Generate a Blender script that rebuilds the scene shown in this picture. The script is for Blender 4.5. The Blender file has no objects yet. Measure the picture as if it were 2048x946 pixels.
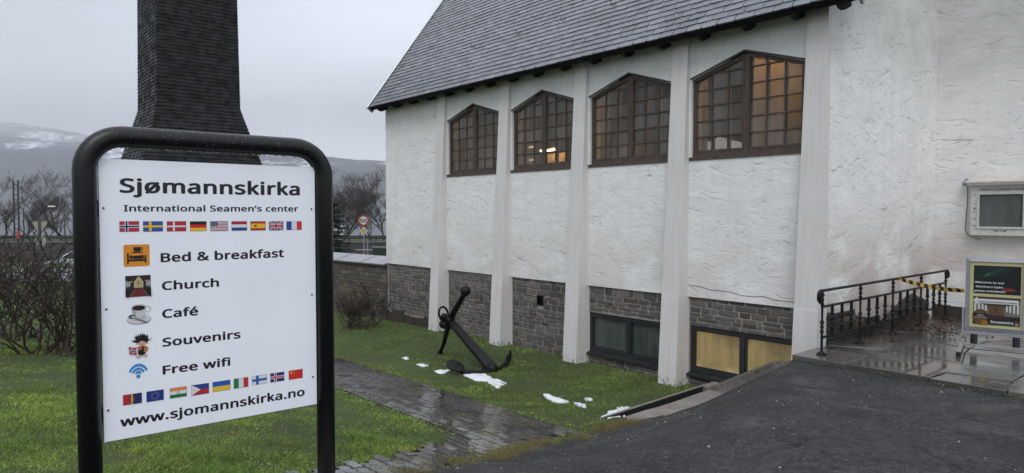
import bpy, math, random
import numpy as np
from mathutils import Vector, Matrix
random.seed(7); rng = np.random.default_rng(7)
R = math.radians
sc = bpy.context.scene
col = sc.collection
# ------------------------------------------------------------------ camera
EYE = 1.65
FPX = 1365.0                     # focal length in pixels of the 2048 px wide photograph
PITCH = math.atan(49 / FPX)
cam = bpy.data.cameras.new('camera'); camo = bpy.data.objects.new('camera', cam); col.objects.link(camo)
cam.sensor_width = 36; cam.lens = FPX / 2048 * 36; cam.clip_start = .05; cam.clip_end = 20000
camo.location = (0, 0, EYE); camo.rotation_euler = (math.pi / 2 - PITCH, 0, 0)
sc.camera = camo
sc.view_settings.view_transform = 'Standard'; sc.view_settings.look = 'None'
sc.view_settings.exposure = 0.0; sc.view_settings.gamma = 1.0
sc.cycles.max_bounces = 6; sc.cycles.diffuse_bounces = 3; sc.cycles.glossy_bounces = 3
sc.cycles.transparent_max_bounces = 12; sc.cycles.volume_bounces = 1
sc.cycles.volume_step_rate = 4
# ------------------------------------------------------------------ node helper
class NT:
    def __init__(s, tree): s.t = tree; s.n = tree.nodes; s.l = tree.links
    def node(s, typ, props=None, **inp):
        n = s.n.new(typ)
        for k, v in (props or {}).items(): setattr(n, k, v)
        for k, v in inp.items():
            k2 = int(k[1:]) if k[0] == '_' and k[1:].isdigit() else k.replace('_', ' ')
            sock = n.inputs[k2]
            if hasattr(v, 'is_linked') or isinstance(v, bpy.types.NodeSocket): s.l.new(v, sock)
            else: sock.default_value = v
        return n
    def math(s, op, a, b=0.0, clamp=False):
        n = s.node('ShaderNodeMath', {'operation': op, 'use_clamp': clamp}, _0=a, _1=b); return n.outputs[0]
    def vmath(s, op, a, b=(0, 0, 0)):
        return s.node('ShaderNodeVectorMath', {'operation': op}, _0=a, _1=b).outputs[0]
    def noise(s, vec, scale, detail=3, rough=.5, dist=0.0):
        return s.node('ShaderNodeTexNoise', {}, Vector=vec, Scale=scale, Detail=detail, Roughness=rough, Distortion=dist).outputs[0]
    def rng(s, v, a, b, c=0.0, d=1.0, smooth=False):
        return s.node('ShaderNodeMapRange', {'interpolation_type': 'SMOOTHSTEP' if smooth else 'LINEAR'}, _0=v, _1=a, _2=b, _3=c, _4=d).outputs[0]
    def mix(s, f, a, b, blend='MIX'):
        n = s.node('ShaderNodeMix', {'data_type': 'RGBA', 'blend_type': blend}, _0=f)
        for i, v in ((6, a), (7, b)):
            if isinstance(v, bpy.types.NodeSocket): s.l.new(v, n.inputs[i])
            else: n.inputs[i].default_value = (*v, 1) if len(v) == 3 else v
        return n.outputs[2]
    def scale(s, vec, sx, sy, sz, rot=(0, 0, 0)):
        return s.node('ShaderNodeMapping', {}, Vector=vec, Scale=(sx, sy, sz), Rotation=rot).outputs[0]
# ------------------------------------------------------------------ world: overcast sky
world = bpy.data.worlds.new('World'); sc.world = world; world.use_nodes = True
w = NT(world.node_tree); w.n.clear()
SUN_EL, SUN_AZ = R(50), R(183)          # azimuth clockwise from +Y
tc = w.node('ShaderNodeTexCoord').outputs['Generated']
sky = w.node('ShaderNodeTexSky', {'sky_type': 'NISHITA', 'sun_disc': False, 'sun_elevation': SUN_EL, 'sun_rotation': SUN_AZ})
b1 = w.node('ShaderNodeBackground', {}, Color=sky.outputs[0], Strength=.08)
sep = w.node('ShaderNodeSeparateXYZ', {}, _0=tc)
up = w.rng(sep.outputs[2], 0.0, 1.0)
grad = w.math('MULTIPLY_ADD', up, 1.5); w.n[-1].inputs[2].default_value = 1.25      # overcast: brighter towards the zenith
cl = w.noise(w.scale(tc, 1.2, 1.2, 4.0), 1.3, 4, .55, .4)
clf = w.rng(cl, .3, .7, .90, 1.08)
lum = w.math('MULTIPLY', grad, clf)
tint = w.mix(w.rng(sep.outputs[2], .03, .30, 0, 1, True), (.61, .635, .69), (.518, .551, .614))
low = w.rng(sep.outputs[2], -.02, .06, .95, 1.03, True)
side = w.rng(sep.outputs[0], -.60, -.22, .80, 1.02, True)
lum2 = w.math('MULTIPLY', w.math('MULTIPLY', lum, low), side)
b2 = w.node('ShaderNodeBackground', {}, Color=w.mix(1.0, tint, lum2, 'MULTIPLY'), Strength=1.0)
mx = w.node('ShaderNodeMixShader', {}, _0=.90, _1=b1.outputs[0], _2=b2.outputs[0])
w.node('ShaderNodeOutputWorld', {}, Surface=mx.outputs[0])
# ------------------------------------------------------------------ sun through thick cloud
sl = bpy.data.lights.new('sun', 'SUN'); sl.energy = 1.3; sl.angle = R(28); sl.color = (1.0, .97, .93)
so = bpy.data.objects.new('sun', sl); col.objects.link(so)
sd = Vector((math.sin(SUN_AZ) * math.cos(SUN_EL), math.cos(SUN_AZ) * math.cos(SUN_EL), math.sin(SUN_EL)))
so.rotation_euler = sd.to_track_quat('Z', 'Y').to_euler()
# ------------------------------------------------------------------ site frames
D = 8.5
dv = np.array([-0.65182983, 0.75836526]); nv = np.array([0.75836526, 0.65182983])
TH = math.atan2(dv[1], dv[0])
def W(s, t, z=0.0):                       # s along the church wall (away), t out from the wall towards the lawn
    p = nv * (D - t) + dv * s
    return Vector((float(p[0]), float(p[1]), z))
def st(X, Y):
    return dv[0] * X + dv[1] * Y, D - (nv[0] * X + nv[1] * Y)
def at(px, py, Y):                        # point of the place seen at a photograph pixel, Y metres ahead
    x = (px - 1024) / FPX; y = -(py - 473) / FPX
    dx, dy, dz = x, math.cos(PITCH) + y * math.sin(PITCH), -math.sin(PITCH) + y * math.cos(PITCH)
    k = Y / dy
    return Vector((dx * k, Y, EYE + dz * k))
def smooth(x, a, b):
    u = np.clip((np.asarray(x, float) - a) / (b - a), 0, 1); return u * u * (3 - 2 * u)
DRIVE_S = [3.8, 4.2, 4.4, 4.76, 4.88, 4.90]; DRIVE_T = [9.0, 7.0, 5.6, 4.4, 3.4, 2.5]
def tmax(s): return np.where(s < 3.8, np.interp(s, [-14, 3.8], [14, 9.0]), np.interp(s, DRIVE_S, DRIVE_T))
def tmin(s): return np.where(s < 3.8, .93, np.interp(s, [3.8, 4.9], [.97, .44]))
def ground(X, Y):
    X = np.asarray(X, float); Y = np.asarray(Y, float)
    s, t = st(X, Y)
    b = np.interp(t, [-2, 0, 2, 3.2, 4.4, 5.5, 7, 8, 9.5, 12], [-.9, -.9, -.84, -.74, -.62, -.42, -.18, -.06, 0, .03])
    h = b - .022 * np.clip(s - 5.4, 0, 12) * smooth(t, 1, 3) - .035 * np.clip(Y - 14, 0, 12)
    s0 = 3.7 - .5 * np.clip(t - 1, 0, 8)
    wr = np.clip((s - 3.75) / 1.18, 0, 1); ws_ = smooth(s, s0, 5.05); fb = smooth(t, .9, 2.2); wr = wr * (1 - fb) + ws_ * fb
    hd = (b + .055 * (1 - smooth(t, 2.2, 3.4))) * wr - .07 * (1 - smooth(t, 1.5, 3.5))* (1-wr)
    h = np.where(s < 5.25, hd, h)
    f = smooth(Y, 24, 29); h = h * (1 - f) - 1.38 * f
    h = np.where(Y > 37, -1.38 - .25 * smooth(Y, 40.5, 41), h)
    h = np.where(Y > 41, -1.63 - .75 * smooth(Y, 41, 42.5), h)
    h = np.where(Y > 50.2, -.65 - .012 * np.clip(Y - 51, 0, 25), h)
    h = np.where(Y > 76, -.95 - 20 * smooth(Y, 76, 118), h)
    return h
def G(X, Y): return float(ground(X, Y))
# ------------------------------------------------------------------ object helpers
def tag(o, label=None, cat=None, group=None, kind=None):
    for k, v in (('label', label), ('category', cat), ('group', group), ('kind', kind)):
        if v: o[k] = v
    return o
def empty(name, loc, rz, label, cat, group=None):
    o = bpy.data.objects.new(name, None); col.objects.link(o); o.location = loc; o.rotation_euler = (0, 0, rz)
    o.empty_display_size = .2
    return tag(o, label, cat, group)
class MB:
    def __init__(s): s.v = []; s.f = []; s.m = []; s.mi = 0
    def add(s, vs, fs):
        o = len(s.v); s.v += [tuple(p) for p in vs]; s.f += [tuple(i + o for i in f) for f in fs]; s.m += [s.mi] * len(fs)
    def box(s, x0, x1, y0, y1, z0, z1):
        s.hexa([(x0, y0, z0), (x1, y0, z0), (x1, y1, z0), (x0, y1, z0), (x0, y0, z1), (x1, y0, z1), (x1, y1, z1), (x0, y1, z1)])
    def hexa(s, p): s.add(p, [(0, 3, 2, 1), (4, 5, 6, 7), (0, 1, 5, 4), (1, 2, 6, 5), (2, 3, 7, 6), (3, 0, 4, 7)])
    def prism(s, pts, a, b):               # pts polygon; a,b: functions point->3D for the two ends
        n = len(pts); A = [a(p) for p in pts]; B = [b(p) for p in pts]
        s.add(A + B, [tuple(range(n))[::-1], tuple(range(n, 2 * n))] + [(i, (i + 1) % n, n + (i + 1) % n, n + i) for i in range(n)])
    def tube(s, pts, rad, n=8, cap=True):
        pts = [Vector(p) for p in pts]; m = len(pts)
        if not hasattr(rad, '__len__'): rad = [rad] * m
        ref = None; rings = []
        for i, p in enumerate(pts):
            t = (pts[min(i + 1, m - 1)] - pts[max(i - 1, 0)]).normalized()
            if ref is None: ref = t.orthogonal().normalized()
            ref = (ref - t * ref.dot(t)).normalized(); bi = t.cross(ref)
            rings.append([p + (ref * math.cos(2 * math.pi * k / n) + bi * math.sin(2 * math.pi * k / n)) * rad[i] for k in range(n)])
        vs = [q for r in rings for q in r]
        fs = [(i * n + k, i * n + (k + 1) % n, (i + 1) * n + (k + 1) % n, (i + 1) * n + k) for i in range(m - 1) for k in range(n)]
        if cap: fs += [tuple(range(n))[::-1], tuple((m - 1) * n + k for k in range(n))]
        s.add(vs, fs)
    def lathe(s, c, prof, n=10):           # prof: list of (r, z)
        s.tube([(c[0], c[1], c[2] + z) for r, z in prof], [max(r, 1e-4) for r, z in prof], n)
    def ball(s, c, r, n=10, sz=1.0):
        pr = [(math.sin(math.pi * i / 6) * r, -math.cos(math.pi * i / 6) * r * sz) for i in range(7)]
        s.lathe(c, pr, n)
    def build(s, name, mats, parent=None, smooth_=False, loc=None):
        me = bpy.data.meshes.new(name); me.from_pydata(s.v, [], s.f)
        mats = mats if isinstance(mats, (list, tuple)) else [mats]
        for m in mats: me.materials.append(m)
        if len(mats) > 1: me.polygons.foreach_set('material_index', s.m)
        if smooth_: me.polygons.foreach_set('use_smooth', [True] * len(me.polygons))
        me.update()
        o = bpy.data.objects.new(name, me); col.objects.link(o)
        if parent: o.parent = parent
        if loc is not None: o.location = loc
        return o
def auto_smooth(o, ang=40):
    try:
        o.data.set_sharp_from_angle(angle=R(ang))
    except Exception: pass
    return o
# ------------------------------------------------------------------ materials
MATS = {}
def mat(name, color, rough=.6, metal=0.0, spec=.5, vary=0.0, vscale=6.0, bump=0.0, bscale=40.0, rand=0.0, coat=0.0, rvar=0.0):
    if name in MATS: return MATS[name]
    m = bpy.data.materials.new(name); m.use_nodes = True; t = NT(m.node_tree); t.n.clear()
    co = t.node('ShaderNodeTexCoord').outputs['Object']
    c = color
    if vary:
        c = t.mix(t.rng(t.noise(co, vscale, 5, .6), .3, .7), tuple(x * (1 - vary) for x in color), tuple(min(1, x * (1 + vary)) for x in color))
    if rand:
        oi = t.node('ShaderNodeObjectInfo').outputs['Random']
        f = t.rng(oi, 0, 1, 1 - rand, 1 + rand)
        c = t.mix(1.0, c if not isinstance(c, tuple) else (*c, 1), t.node('ShaderNodeCombineColor', {}, _0=f, _1=f, _2=f).outputs[0], 'MULTIPLY')
    p = t.node('ShaderNodeBsdfPrincipled', {}, Roughness=rough, Metallic=metal)
    p.inputs['Specular IOR Level'].default_value = spec
    if coat: p.inputs['Coat Weight'].default_value = coat; p.inputs['Coat Roughness'].default_value = .08
    if isinstance(c, tuple): p.inputs['Base Color'].default_value = (*c[:3], 1)
    else: t.l.new(c, p.inputs['Base Color'])
    if rvar: t.l.new(t.rng(t.noise(co, vscale * .7, 4), .35, .65, max(0, rough - rvar), rough + rvar), p.inputs['Roughness'])
    if bump:
        bn = t.node('ShaderNodeBump', {}, Height=t.noise(co, bscale, 5, .6), Strength=bump, Distance=.01)
        t.l.new(bn.outputs[0], p.inputs['Normal'])
    t.node('ShaderNodeOutputMaterial', {}, Surface=p.outputs[0])
    MATS[name] = m; return m
def custom(name):
    m = bpy.data.materials.new(name); m.use_nodes = True; t = NT(m.node_tree); t.n.clear(); MATS[name] = m
    co = t.node('ShaderNodeTexCoord').outputs['Object']
    p = t.node('ShaderNodeBsdfPrincipled'); o = t.node('ShaderNodeOutputMaterial', {}, Surface=p.outputs[0])
    return m, t, co, p, o
def plaster(name, k, stain, seed):
    m, t, co, p, o = custom(name)
    co = t.vmath('ADD', co, (seed, seed, seed))
    warp = t.node('ShaderNodeTexNoise', {}, Vector=co, Scale=1.6 / k, Detail=2)
    cw = t.vmath('ADD', co, t.node('ShaderNodeVectorMath', {'operation': 'SCALE'}, _0=t.vmath('SUBTRACT', warp.outputs[1], (.5, .5, .5)), Scale=.35).outputs[0])
    def strokes(sx, sz, rz, lo, hi):
        c = t.scale(t.scale(cw, 1, 1, 1, (rz, rz, 0)), sx / k, sx / k, sz / k)
        a = t.noise(c, 1.0, 2.5, .5, .15)
        msk = t.rng(t.noise(t.scale(co, 1.5 / k, 1.5 / k, 2.4 / k), 1.0, 3, .6), .36, .60, .15, 1, True)
        return a, t.math('MULTIPLY', t.rng(a, lo, hi, 0, 1, True), msk)
    a1, s1 = strokes(3.6, 22, .22, .60, .72); a2, s2 = strokes(8, 40, -.30, .625, .71); a3, s3 = strokes(11, 44, .75, .635, .72)
    st_ = t.math('MAXIMUM', t.math('MAXIMUM', s1, s2), t.math('MULTIPLY', s3, .8))
    rel = t.math('ADD', t.math('ADD', a1, a2), t.math('MULTIPLY', a3, .6))
    fine = t.noise(co, 26 / k, 6, .65)
    big = t.noise(t.scale(co, 2.2 / k, 2.2 / k, 5.0 / k), 1.0, 5, .6, 1.0)
    sepz = t.node('ShaderNodeSeparateXYZ', {}, _0=t.node('ShaderNodeTexCoord').outputs['Object'])
    zz = sepz.outputs[2]
    base = t.mix(t.rng(big, .3, .7), (.72, .72, .71), (.85, .845, .83))
    drip = t.rng(t.noise(t.scale(co, 7, 7, .5), 1.0, 4, .6), .50, .68, 0, .15, True)
    base = t.mix(drip, base, (.56, .545, .52))
    # dirt and painted eave shade high up, reddish stain low near the stones
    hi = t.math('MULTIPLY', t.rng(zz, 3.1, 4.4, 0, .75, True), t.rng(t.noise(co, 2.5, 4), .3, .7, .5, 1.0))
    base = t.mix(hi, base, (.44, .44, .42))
    st2 = t.math('MULTIPLY', t.rng(zz, .4, 2.0, 1, 0, True), t.rng(t.noise(t.scale(co, .8, .8, 1.2), 1.4, 4), .34, .56, 0, stain, True))
    base = t.mix(st2, base, (.50, .43, .39))
    base = t.mix(t.math('MULTIPLY', st_, t.rng(t.noise(co, 1.7 / k, 3), .35, .65, .10, .60)), base, (.27, .27, .262))
    t.l.new(base, p.inputs['Base Color']); p.inputs['Roughness'].default_value = .85
    h = t.math('ADD', t.math('ADD', t.math('MULTIPLY', big, .5), t.math('MULTIPLY', fine, .15)), t.math('ADD', t.math('MULTIPLY', st_, -.5), t.math('MULTIPLY', rel, -.42)))
    bn = t.node('ShaderNodeBump', {}, Height=h, Strength=.5, Distance=.016 * min(k, 1.25))
    t.l.new(bn.outputs[0], p.inputs['Normal'])
    return m
M_plaster = plaster('lime_plaster', 1.0, .35, 0.0)
M_plaster2 = plaster('lime_plaster_wing', 1.5, .9, 31.0)
def pillar_mat():
    m, t, co, p, o = custom('board_marked_paint')
    bands = t.noise(t.scale(co, 26, 26, .35), 1.0, 3, .6)
    b2_ = t.noise(t.scale(co, 9, 9, .15), 1.0, 2)
    blot = t.noise(co, 2.2, 4)
    c = t.mix(t.rng(bands, .3, .7), (.59, .555, .535), (.68, .65, .63))
    c = t.mix(t.rng(blot, .4, .65, 0, .5), c, (.66, .665, .67))
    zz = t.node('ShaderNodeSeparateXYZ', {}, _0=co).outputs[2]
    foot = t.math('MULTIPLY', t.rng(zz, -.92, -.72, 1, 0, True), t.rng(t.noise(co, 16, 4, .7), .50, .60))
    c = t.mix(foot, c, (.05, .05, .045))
    t.l.new(c, p.inputs['Base Color']); p.inputs['Roughness'].default_value = .7
    bn = t.node('ShaderNodeBump', {}, Height=t.math('ADD', bands, t.math('MULTIPLY', b2_, 2.0)), Strength=.5, Distance=.006)
    t.l.new(bn.outputs[0], p.inputs['Normal']); return m
M_pillar = pillar_mat()
def stone_mat(name, a, b, rust=.25, rough=.7):
    m, t, co, p, o = custom(name)
    r = t.node('ShaderNodeObjectInfo').outputs['Random']
    cw = t.vmath('ADD', co, t.node('ShaderNodeCombineXYZ', {}, _0=t.math('MULTIPLY', r, 37.0), _1=r, _2=t.math('MULTIPLY', r, 11.0)).outputs[0])
    geo = t.node('ShaderNodeNewGeometry').outputs['Random Per Island']
    rr = t.math('FRACT', t.math('ADD', r, geo))
    c = t.mix(rr, a, b)
    c = t.mix(t.rng(t.noise(cw, 6, 5, .65), .35, .7, 0, .55), c, tuple(x * .5 for x in a))
    c = t.mix(t.math('MULTIPLY', t.rng(rr, .8, .9), rust), c, (.20, .14, .10))
    c = t.mix(t.rng(t.noise(cw, 21, 3, .7), .62, .72, 0, .35), c, (.42, .42, .40))
    t.l.new(c, p.inputs['Base Color']); p.inputs['Roughness'].default_value = rough
    bn = t.node('ShaderNodeBump', {}, Height=t.noise(t.scale(cw, 1, 1, 3), 14, 6, .7), Strength=.9, Distance=.02)
    t.l.new(bn.outputs[0], p.inputs['Normal']); return m
M_stone = stone_mat('grey_schist', (.078, .070, .064), (.205, .190, .172))
M_stone_dark = stone_mat('damp_dark_stone', (.03, .027, .024), (.065, .058, .052), .6, .55)
M_mortar = mat('mortar', (.27, .25, .232), .9, vary=.25, vscale=8, bump=.8, bscale=60)
M_mortar_dark = mat('mossy_mortar', (.075, .062, .05), .95, vary=.4, vscale=8, bump=.8, bscale=50)
M_footing = mat('dark_footing', (.045, .035, .028), .9, vary=.5, vscale=14, bump=1.0, bscale=30)
def slate_mat():
    m, t, co, p, o = custom('wet_slate')
    r = t.node('ShaderNodeObjectInfo').outputs['Random']
    g = t.node('ShaderNodeNewGeometry').outputs['Random Per Island']
    rr = t.math('FRACT', t.math('ADD', t.math('MULTIPLY', r, 7.0), g))
    c = t.mix(rr, (.085, .092, .110), (.165, .175, .20))
    c = t.mix(t.rng(t.noise(co, 9, 5, .6), .4, .7, 0, .4), c, (.20, .21, .235))
    t.l.new(c, p.inputs['Base Color'])
    t.l.new(t.rng(t.noise(co, 5, 4), .3, .7, .22, .42), p.inputs['Roughness'])
    p.inputs['Specular IOR Level'].default_value = .75
    bn = t.node('ShaderNodeBump', {}, Height=t.noise(t.scale(co, 6, 6, 14), 1.0, 6, .7), Strength=.45, Distance=.012)
    t.l.new(bn.outputs[0], p.inputs['Normal']); return m
M_slate = slate_mat()
M_black = mat('black_timber', (.006, .006, .006), .7, spec=.2, vary=.3, bump=.3, bscale=30)
M_wood = mat('brown_window_wood', (.070, .050, .039), .6, vary=.35, vscale=12, bump=.4, bscale=60)
M_bwood = mat('black_window_wood', (.018, .019, .02), .5, vary=.3, vscale=12, bump=.3, bscale=50)
M_zinc = mat('zinc_trim', (.30, .32, .33), .35, metal=.6)
M_iron = mat('black_iron', (.004, .004, .0045), .5, spec=.25, vary=.4, vscale=30, bump=.35, bscale=70)
M_tubeblack = mat('wet_black_paint', (.004, .0042, .005), .34, spec=.38, coat=.0, bump=.12, bscale=160, vary=.3, vscale=20)
M_panel = mat('white_sign_panel', (.83, .865, .92), .4, vary=.03, vscale=2.5, bump=.03, bscale=90)
M_ink = mat('black_ink', (.008, .008, .01), .4)
M_snow = mat('old_snow', (.74, .77, .81), .7, vary=.16, vscale=45, bump=1.0, bscale=70)
M_alu = mat('aluminium', (.42, .43, .45), .32, metal=.75, vary=.1)
M_bark = mat('dark_bark', (.038, .031, .027), .9, vary=.3, vscale=10)
M_twig = mat('shrub_twigs', (.038, .026, .020), .85, vary=.4, vscale=8)
M_fartree = mat('far_bark', (.075, .066, .062), .9)
M_galv = mat('galvanised_steel', (.30, .31, .32), .5, metal=.5)
def glass_mat(name, tint, alpha, col_=(.03, .03, .03), rough=.12):
    m, t, co, p, o = custom(name)
    r = t.node('ShaderNodeObjectInfo').outputs['Random']
    c = t.mix(r, tuple(x * .65 for x in col_), tuple(x * 1.4 for x in col_))
    c = t.mix(t.rng(t.noise(t.scale(co, 12, 12, 1.0), 1.0, 4, .6), .42, .66, 0, .55, True), c, tuple(min(1, x * 2.2) for x in col_))
    t.l.new(c, p.inputs['Base Color']); p.inputs['Roughness'].default_value = rough
    bn = t.node('ShaderNodeBump', {}, Height=t.noise(co, 35, 3), Strength=.15, Distance=.004)
    t.l.new(bn.outputs[0], p.inputs['Normal'])
    tr = t.node('ShaderNodeBsdfTransparent', {}, Color=(*tint, 1))
    a = t.math('ADD', alpha - .08, t.math('MULTIPLY', r, .16))
    mx_ = t.node('ShaderNodeMixShader', {}, _0=a, _1=tr.outputs[0], _2=p.outputs[0])
    t.l.new(mx_.outputs[0], o.inputs[0]); return m
M_glass = glass_mat('dusty_church_glass', (.92, .87, .80), .47, (.125, .120, .112), .28)
M_glass_dark = glass_mat('dark_cellar_glass', (.3, .35, .32), .95, (.045, .056, .049), .14)
M_glass_case = glass_mat('notice_case_glass', (.9, .9, .9), .40, (.10, .105, .105), .12)
def lit_mat():
    m, t, co, p, o = custom('lit_frosted_glass')
    n = t.noise(t.scale(co, 9, 9, .8), 1.0, 4, .6); n2 = t.noise(co, 1.6, 2)
    c = t.mix(t.rng(n, .35, .7), (.33, .24, .085), (.22, .155, .055))
    c = t.mix(t.rng(n2, .45, .62, 0, .7, True), c, (.115, .08, .033))
    n3 = t.noise(t.scale(co, 22, 22, 1.6), 1.0, 5, .7)
    c = t.mix(t.rng(n3, .50, .66, 0, .5, True), c, (.09, .062, .026))
    zz = t.node('ShaderNodeSeparateXYZ', {}, _0=co).outputs[2]
    c = t.mix(t.math('MULTIPLY', t.rng(zz, -.62, -.50, 1, 0, True), t.rng(n, .35, .6)), c, (.45, .36, .17))
    p.inputs['Base Color'].default_value = (.10, .09, .06, 1); p.inputs['Roughness'].default_value = .35
    t.l.new(c, p.inputs['Emission Color']); p.inputs['Emission Strength'].default_value = .62
    return m
M_lit = lit_mat()
def asphalt():
    m, t, co, p, o = custom('damp_asphalt')
    big = t.noise(co, .7, 4, .6, .6); med = t.noise(co, 3.0, 4, .6)
    c = t.mix(t.rng(big, .35, .68), (.016, .0165, .018), (.034, .034, .036))
    c = t.mix(t.rng(med, .55, .8, 0, .5), c, (.062, .060, .058))
    dust = t.math('MULTIPLY', t.rng(t.noise(t.scale(co, .9, .9, .9), 1.0, 5, .65, 1.2), .53, .66, 0, 1, True), t.rng(t.noise(co, 12, 4, .7), .3, .6, .2, .8))
    c = t.mix(dust, c, (.115, .112, .108))
    ck = t.node('ShaderNodeTexVoronoi', {'feature': 'DISTANCE_TO_EDGE'}, Vector=t.vmath('ADD', co, t.node('ShaderNodeVectorMath', {'operation': 'SCALE'}, _0=t.node('ShaderNodeTexNoise', {}, Vector=co, Scale=3.0, Detail=4).outputs[1], Scale=.35).outputs[0]), Scale=.55)
    crack = t.math('MULTIPLY', t.rng(ck.outputs['Distance'], .004, .012, 1, 0), t.rng(t.noise(co, .5, 2), .48, .54))
    c = t.mix(crack, c, (.004, .004, .004))
    vo = t.node('ShaderNodeTexVoronoi', {}, Vector=co, Scale=24.0)
    speck = t.math('MULTIPLY', t.rng(vo.outputs['Distance'], .15, .09, 0, 1), t.rng(t.node('ShaderNodeSeparateColor', {}, _0=vo.outputs['Color']).outputs[0], .86, .87))
    c = t.mix(speck, c, (.34, .33, .31))
    vo2 = t.node('ShaderNodeTexVoronoi', {}, Vector=co, Scale=75.0)
    c = t.mix(t.math('MULTIPLY', t.rng(t.noise(co, 26, 5, .85), .42, .66), t.rng(med, .35, .6, .35, 1)), c, (.105, .105, .106))
    c = t.mix(t.rng(t.noise(co, 19, 5, .8), .50, .64, 0, .9), c, (.004, .004, .005))
    c = t.mix(t.rng(vo2.outputs['Distance'], 0, .6, .5, 0), c, (.065, .065, .066))
    t.l.new(c, p.inputs['Base Color'])
    t.l.new(t.rng(t.noise(co, 1.1, 4), .35, .65, .42, .8), p.inputs['Roughness'])
    h = t.math('ADD', vo2.outputs['Distance'], t.math('MULTIPLY', t.noise(co, 28, 5, .75), 1.6))
    bn = t.node('ShaderNodeBump', {}, Height=h, Strength=1.0, Distance=.016)
    t.l.new(bn.outputs[0], p.inputs['Normal']); return m
M_asphalt = asphalt(); [setattr(n_.inputs['Specular IOR Level'], 'default_value', .28) for n_ in M_asphalt.node_tree.nodes if n_.type == 'BSDF_PRINCIPLED']
def wet_stone(name, a, b, r0, r1, rs=1.2):
    m, t, co, p, o = custom(name)
    geo = t.node('ShaderNodeNewGeometry')
    pos = geo.outputs['Position']
    r = t.math('FRACT', t.math('ADD', t.node('ShaderNodeObjectInfo').outputs['Random'], geo.outputs['Random Per Island']))
    c = t.mix(r, a, b)
    c = t.mix(t.rng(t.noise(pos, 5, 5, .65), .4, .7, 0, .5), c, tuple(x * .55 for x in a))
    t.l.new(c, p.inputs['Base Color'])
    t.l.new(t.rng(t.noise(pos, rs, 4, .6), .40, .60, r0, r1, True), p.inputs['Roughness'])
    wet = t.rng(t.noise(pos, rs, 4, .6), .40, .60, .12, .6)
    film = t.rng(t.noise(pos, rs * 1.1, 3, .55), .38, .56, 1.0, .0, True)
    t.l.new(film, p.inputs['Coat Weight']); p.inputs['Coat Roughness'].default_value = .03; p.inputs['Coat IOR'].default_value = 1.5
    bn = t.node('ShaderNodeBump', {}, Height=t.math('ADD', t.noise(pos, 22, 5, .6), t.math('MULTIPLY', t.noise(t.scale(pos, 1, 3.5, 1, (0, 0, .6)), 5, 4, .6), 1.5)), Distance=.006)
    t.l.new(wet, bn.inputs['Strength'])
    t.l.new(bn.outputs[0], p.inputs['Normal']); return m
M_paver = wet_stone('wet_pavers', (.036, .033, .031), (.062, .057, .053), .10, .28, .8)
M_flag = wet_stone('wet_flagstones', (.060, .056, .051), (.125, .117, .108), .05, .30, .9)
M_soil = mat('paver_joint_soil', (.040, .034, .028), .6, vary=.4, vscale=20, bump=.5)
M_concrete = mat('kerb_concrete', (.20, .18, .165), .8, vary=.25, vscale=5, bump=.6, bscale=50)
M_void = mat('dark_void', (.004, .004, .004), .9)
def lawn_mat():
    m, t, co, p, o = custom('lawn_turf')
    c = t.mix(t.rng(t.noise(co, .5, 4, .6), .35, .65), (.030, .055, .010), (.070, .105, .020))
    c = t.mix(t.rng(t.noise(co, 14, 5, .7), .4, .7), c, (.045, .055, .018))
    t.l.new(c, p.inputs['Base Color']); p.inputs['Roughness'].default_value = .95
    bn = t.node('ShaderNodeBump', {}, Height=t.noise(co, 45, 4, .7), Strength=1.0, Distance=.03)
    t.l.new(bn.outputs[0], p.inputs['Normal']); return m
M_lawn = lawn_mat()
def attr_mat(name, rough=.7, transl=.25):
    m, t, co, p, o = custom(name)
    c = t.node('ShaderNodeAttribute', {'attribute_name': 'tint'}).outputs['Color']
    t.l.new(c, p.inputs['Base Color']); p.inputs['Roughness'].default_value = rough
    p.inputs['Specular IOR Level'].default_value = .25
    tr = t.node('ShaderNodeBsdfTranslucent', {}, Color=c)
    mx_ = t.node('ShaderNodeMixShader', {}, _0=transl, _1=p.outputs[0], _2=tr.outputs[0])
    t.l.new(mx_.outputs[0], o.inputs[0]); return m
M_blade = attr_mat('grass_blades')
M_leaf = attr_mat('leaves')
PR = {}
def ink(c):                                # c: sRGB 0-255 print colour
    if c not in PR:
        lin = tuple((x / 255 / 12.92 if x / 255 <= .04045 else ((x / 255 + .055) / 1.055) ** 2.4) * .82 for x in c)
        PR[c] = mat('print_%d_%d_%d' % c, lin, .4)
    return PR[c]
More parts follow.
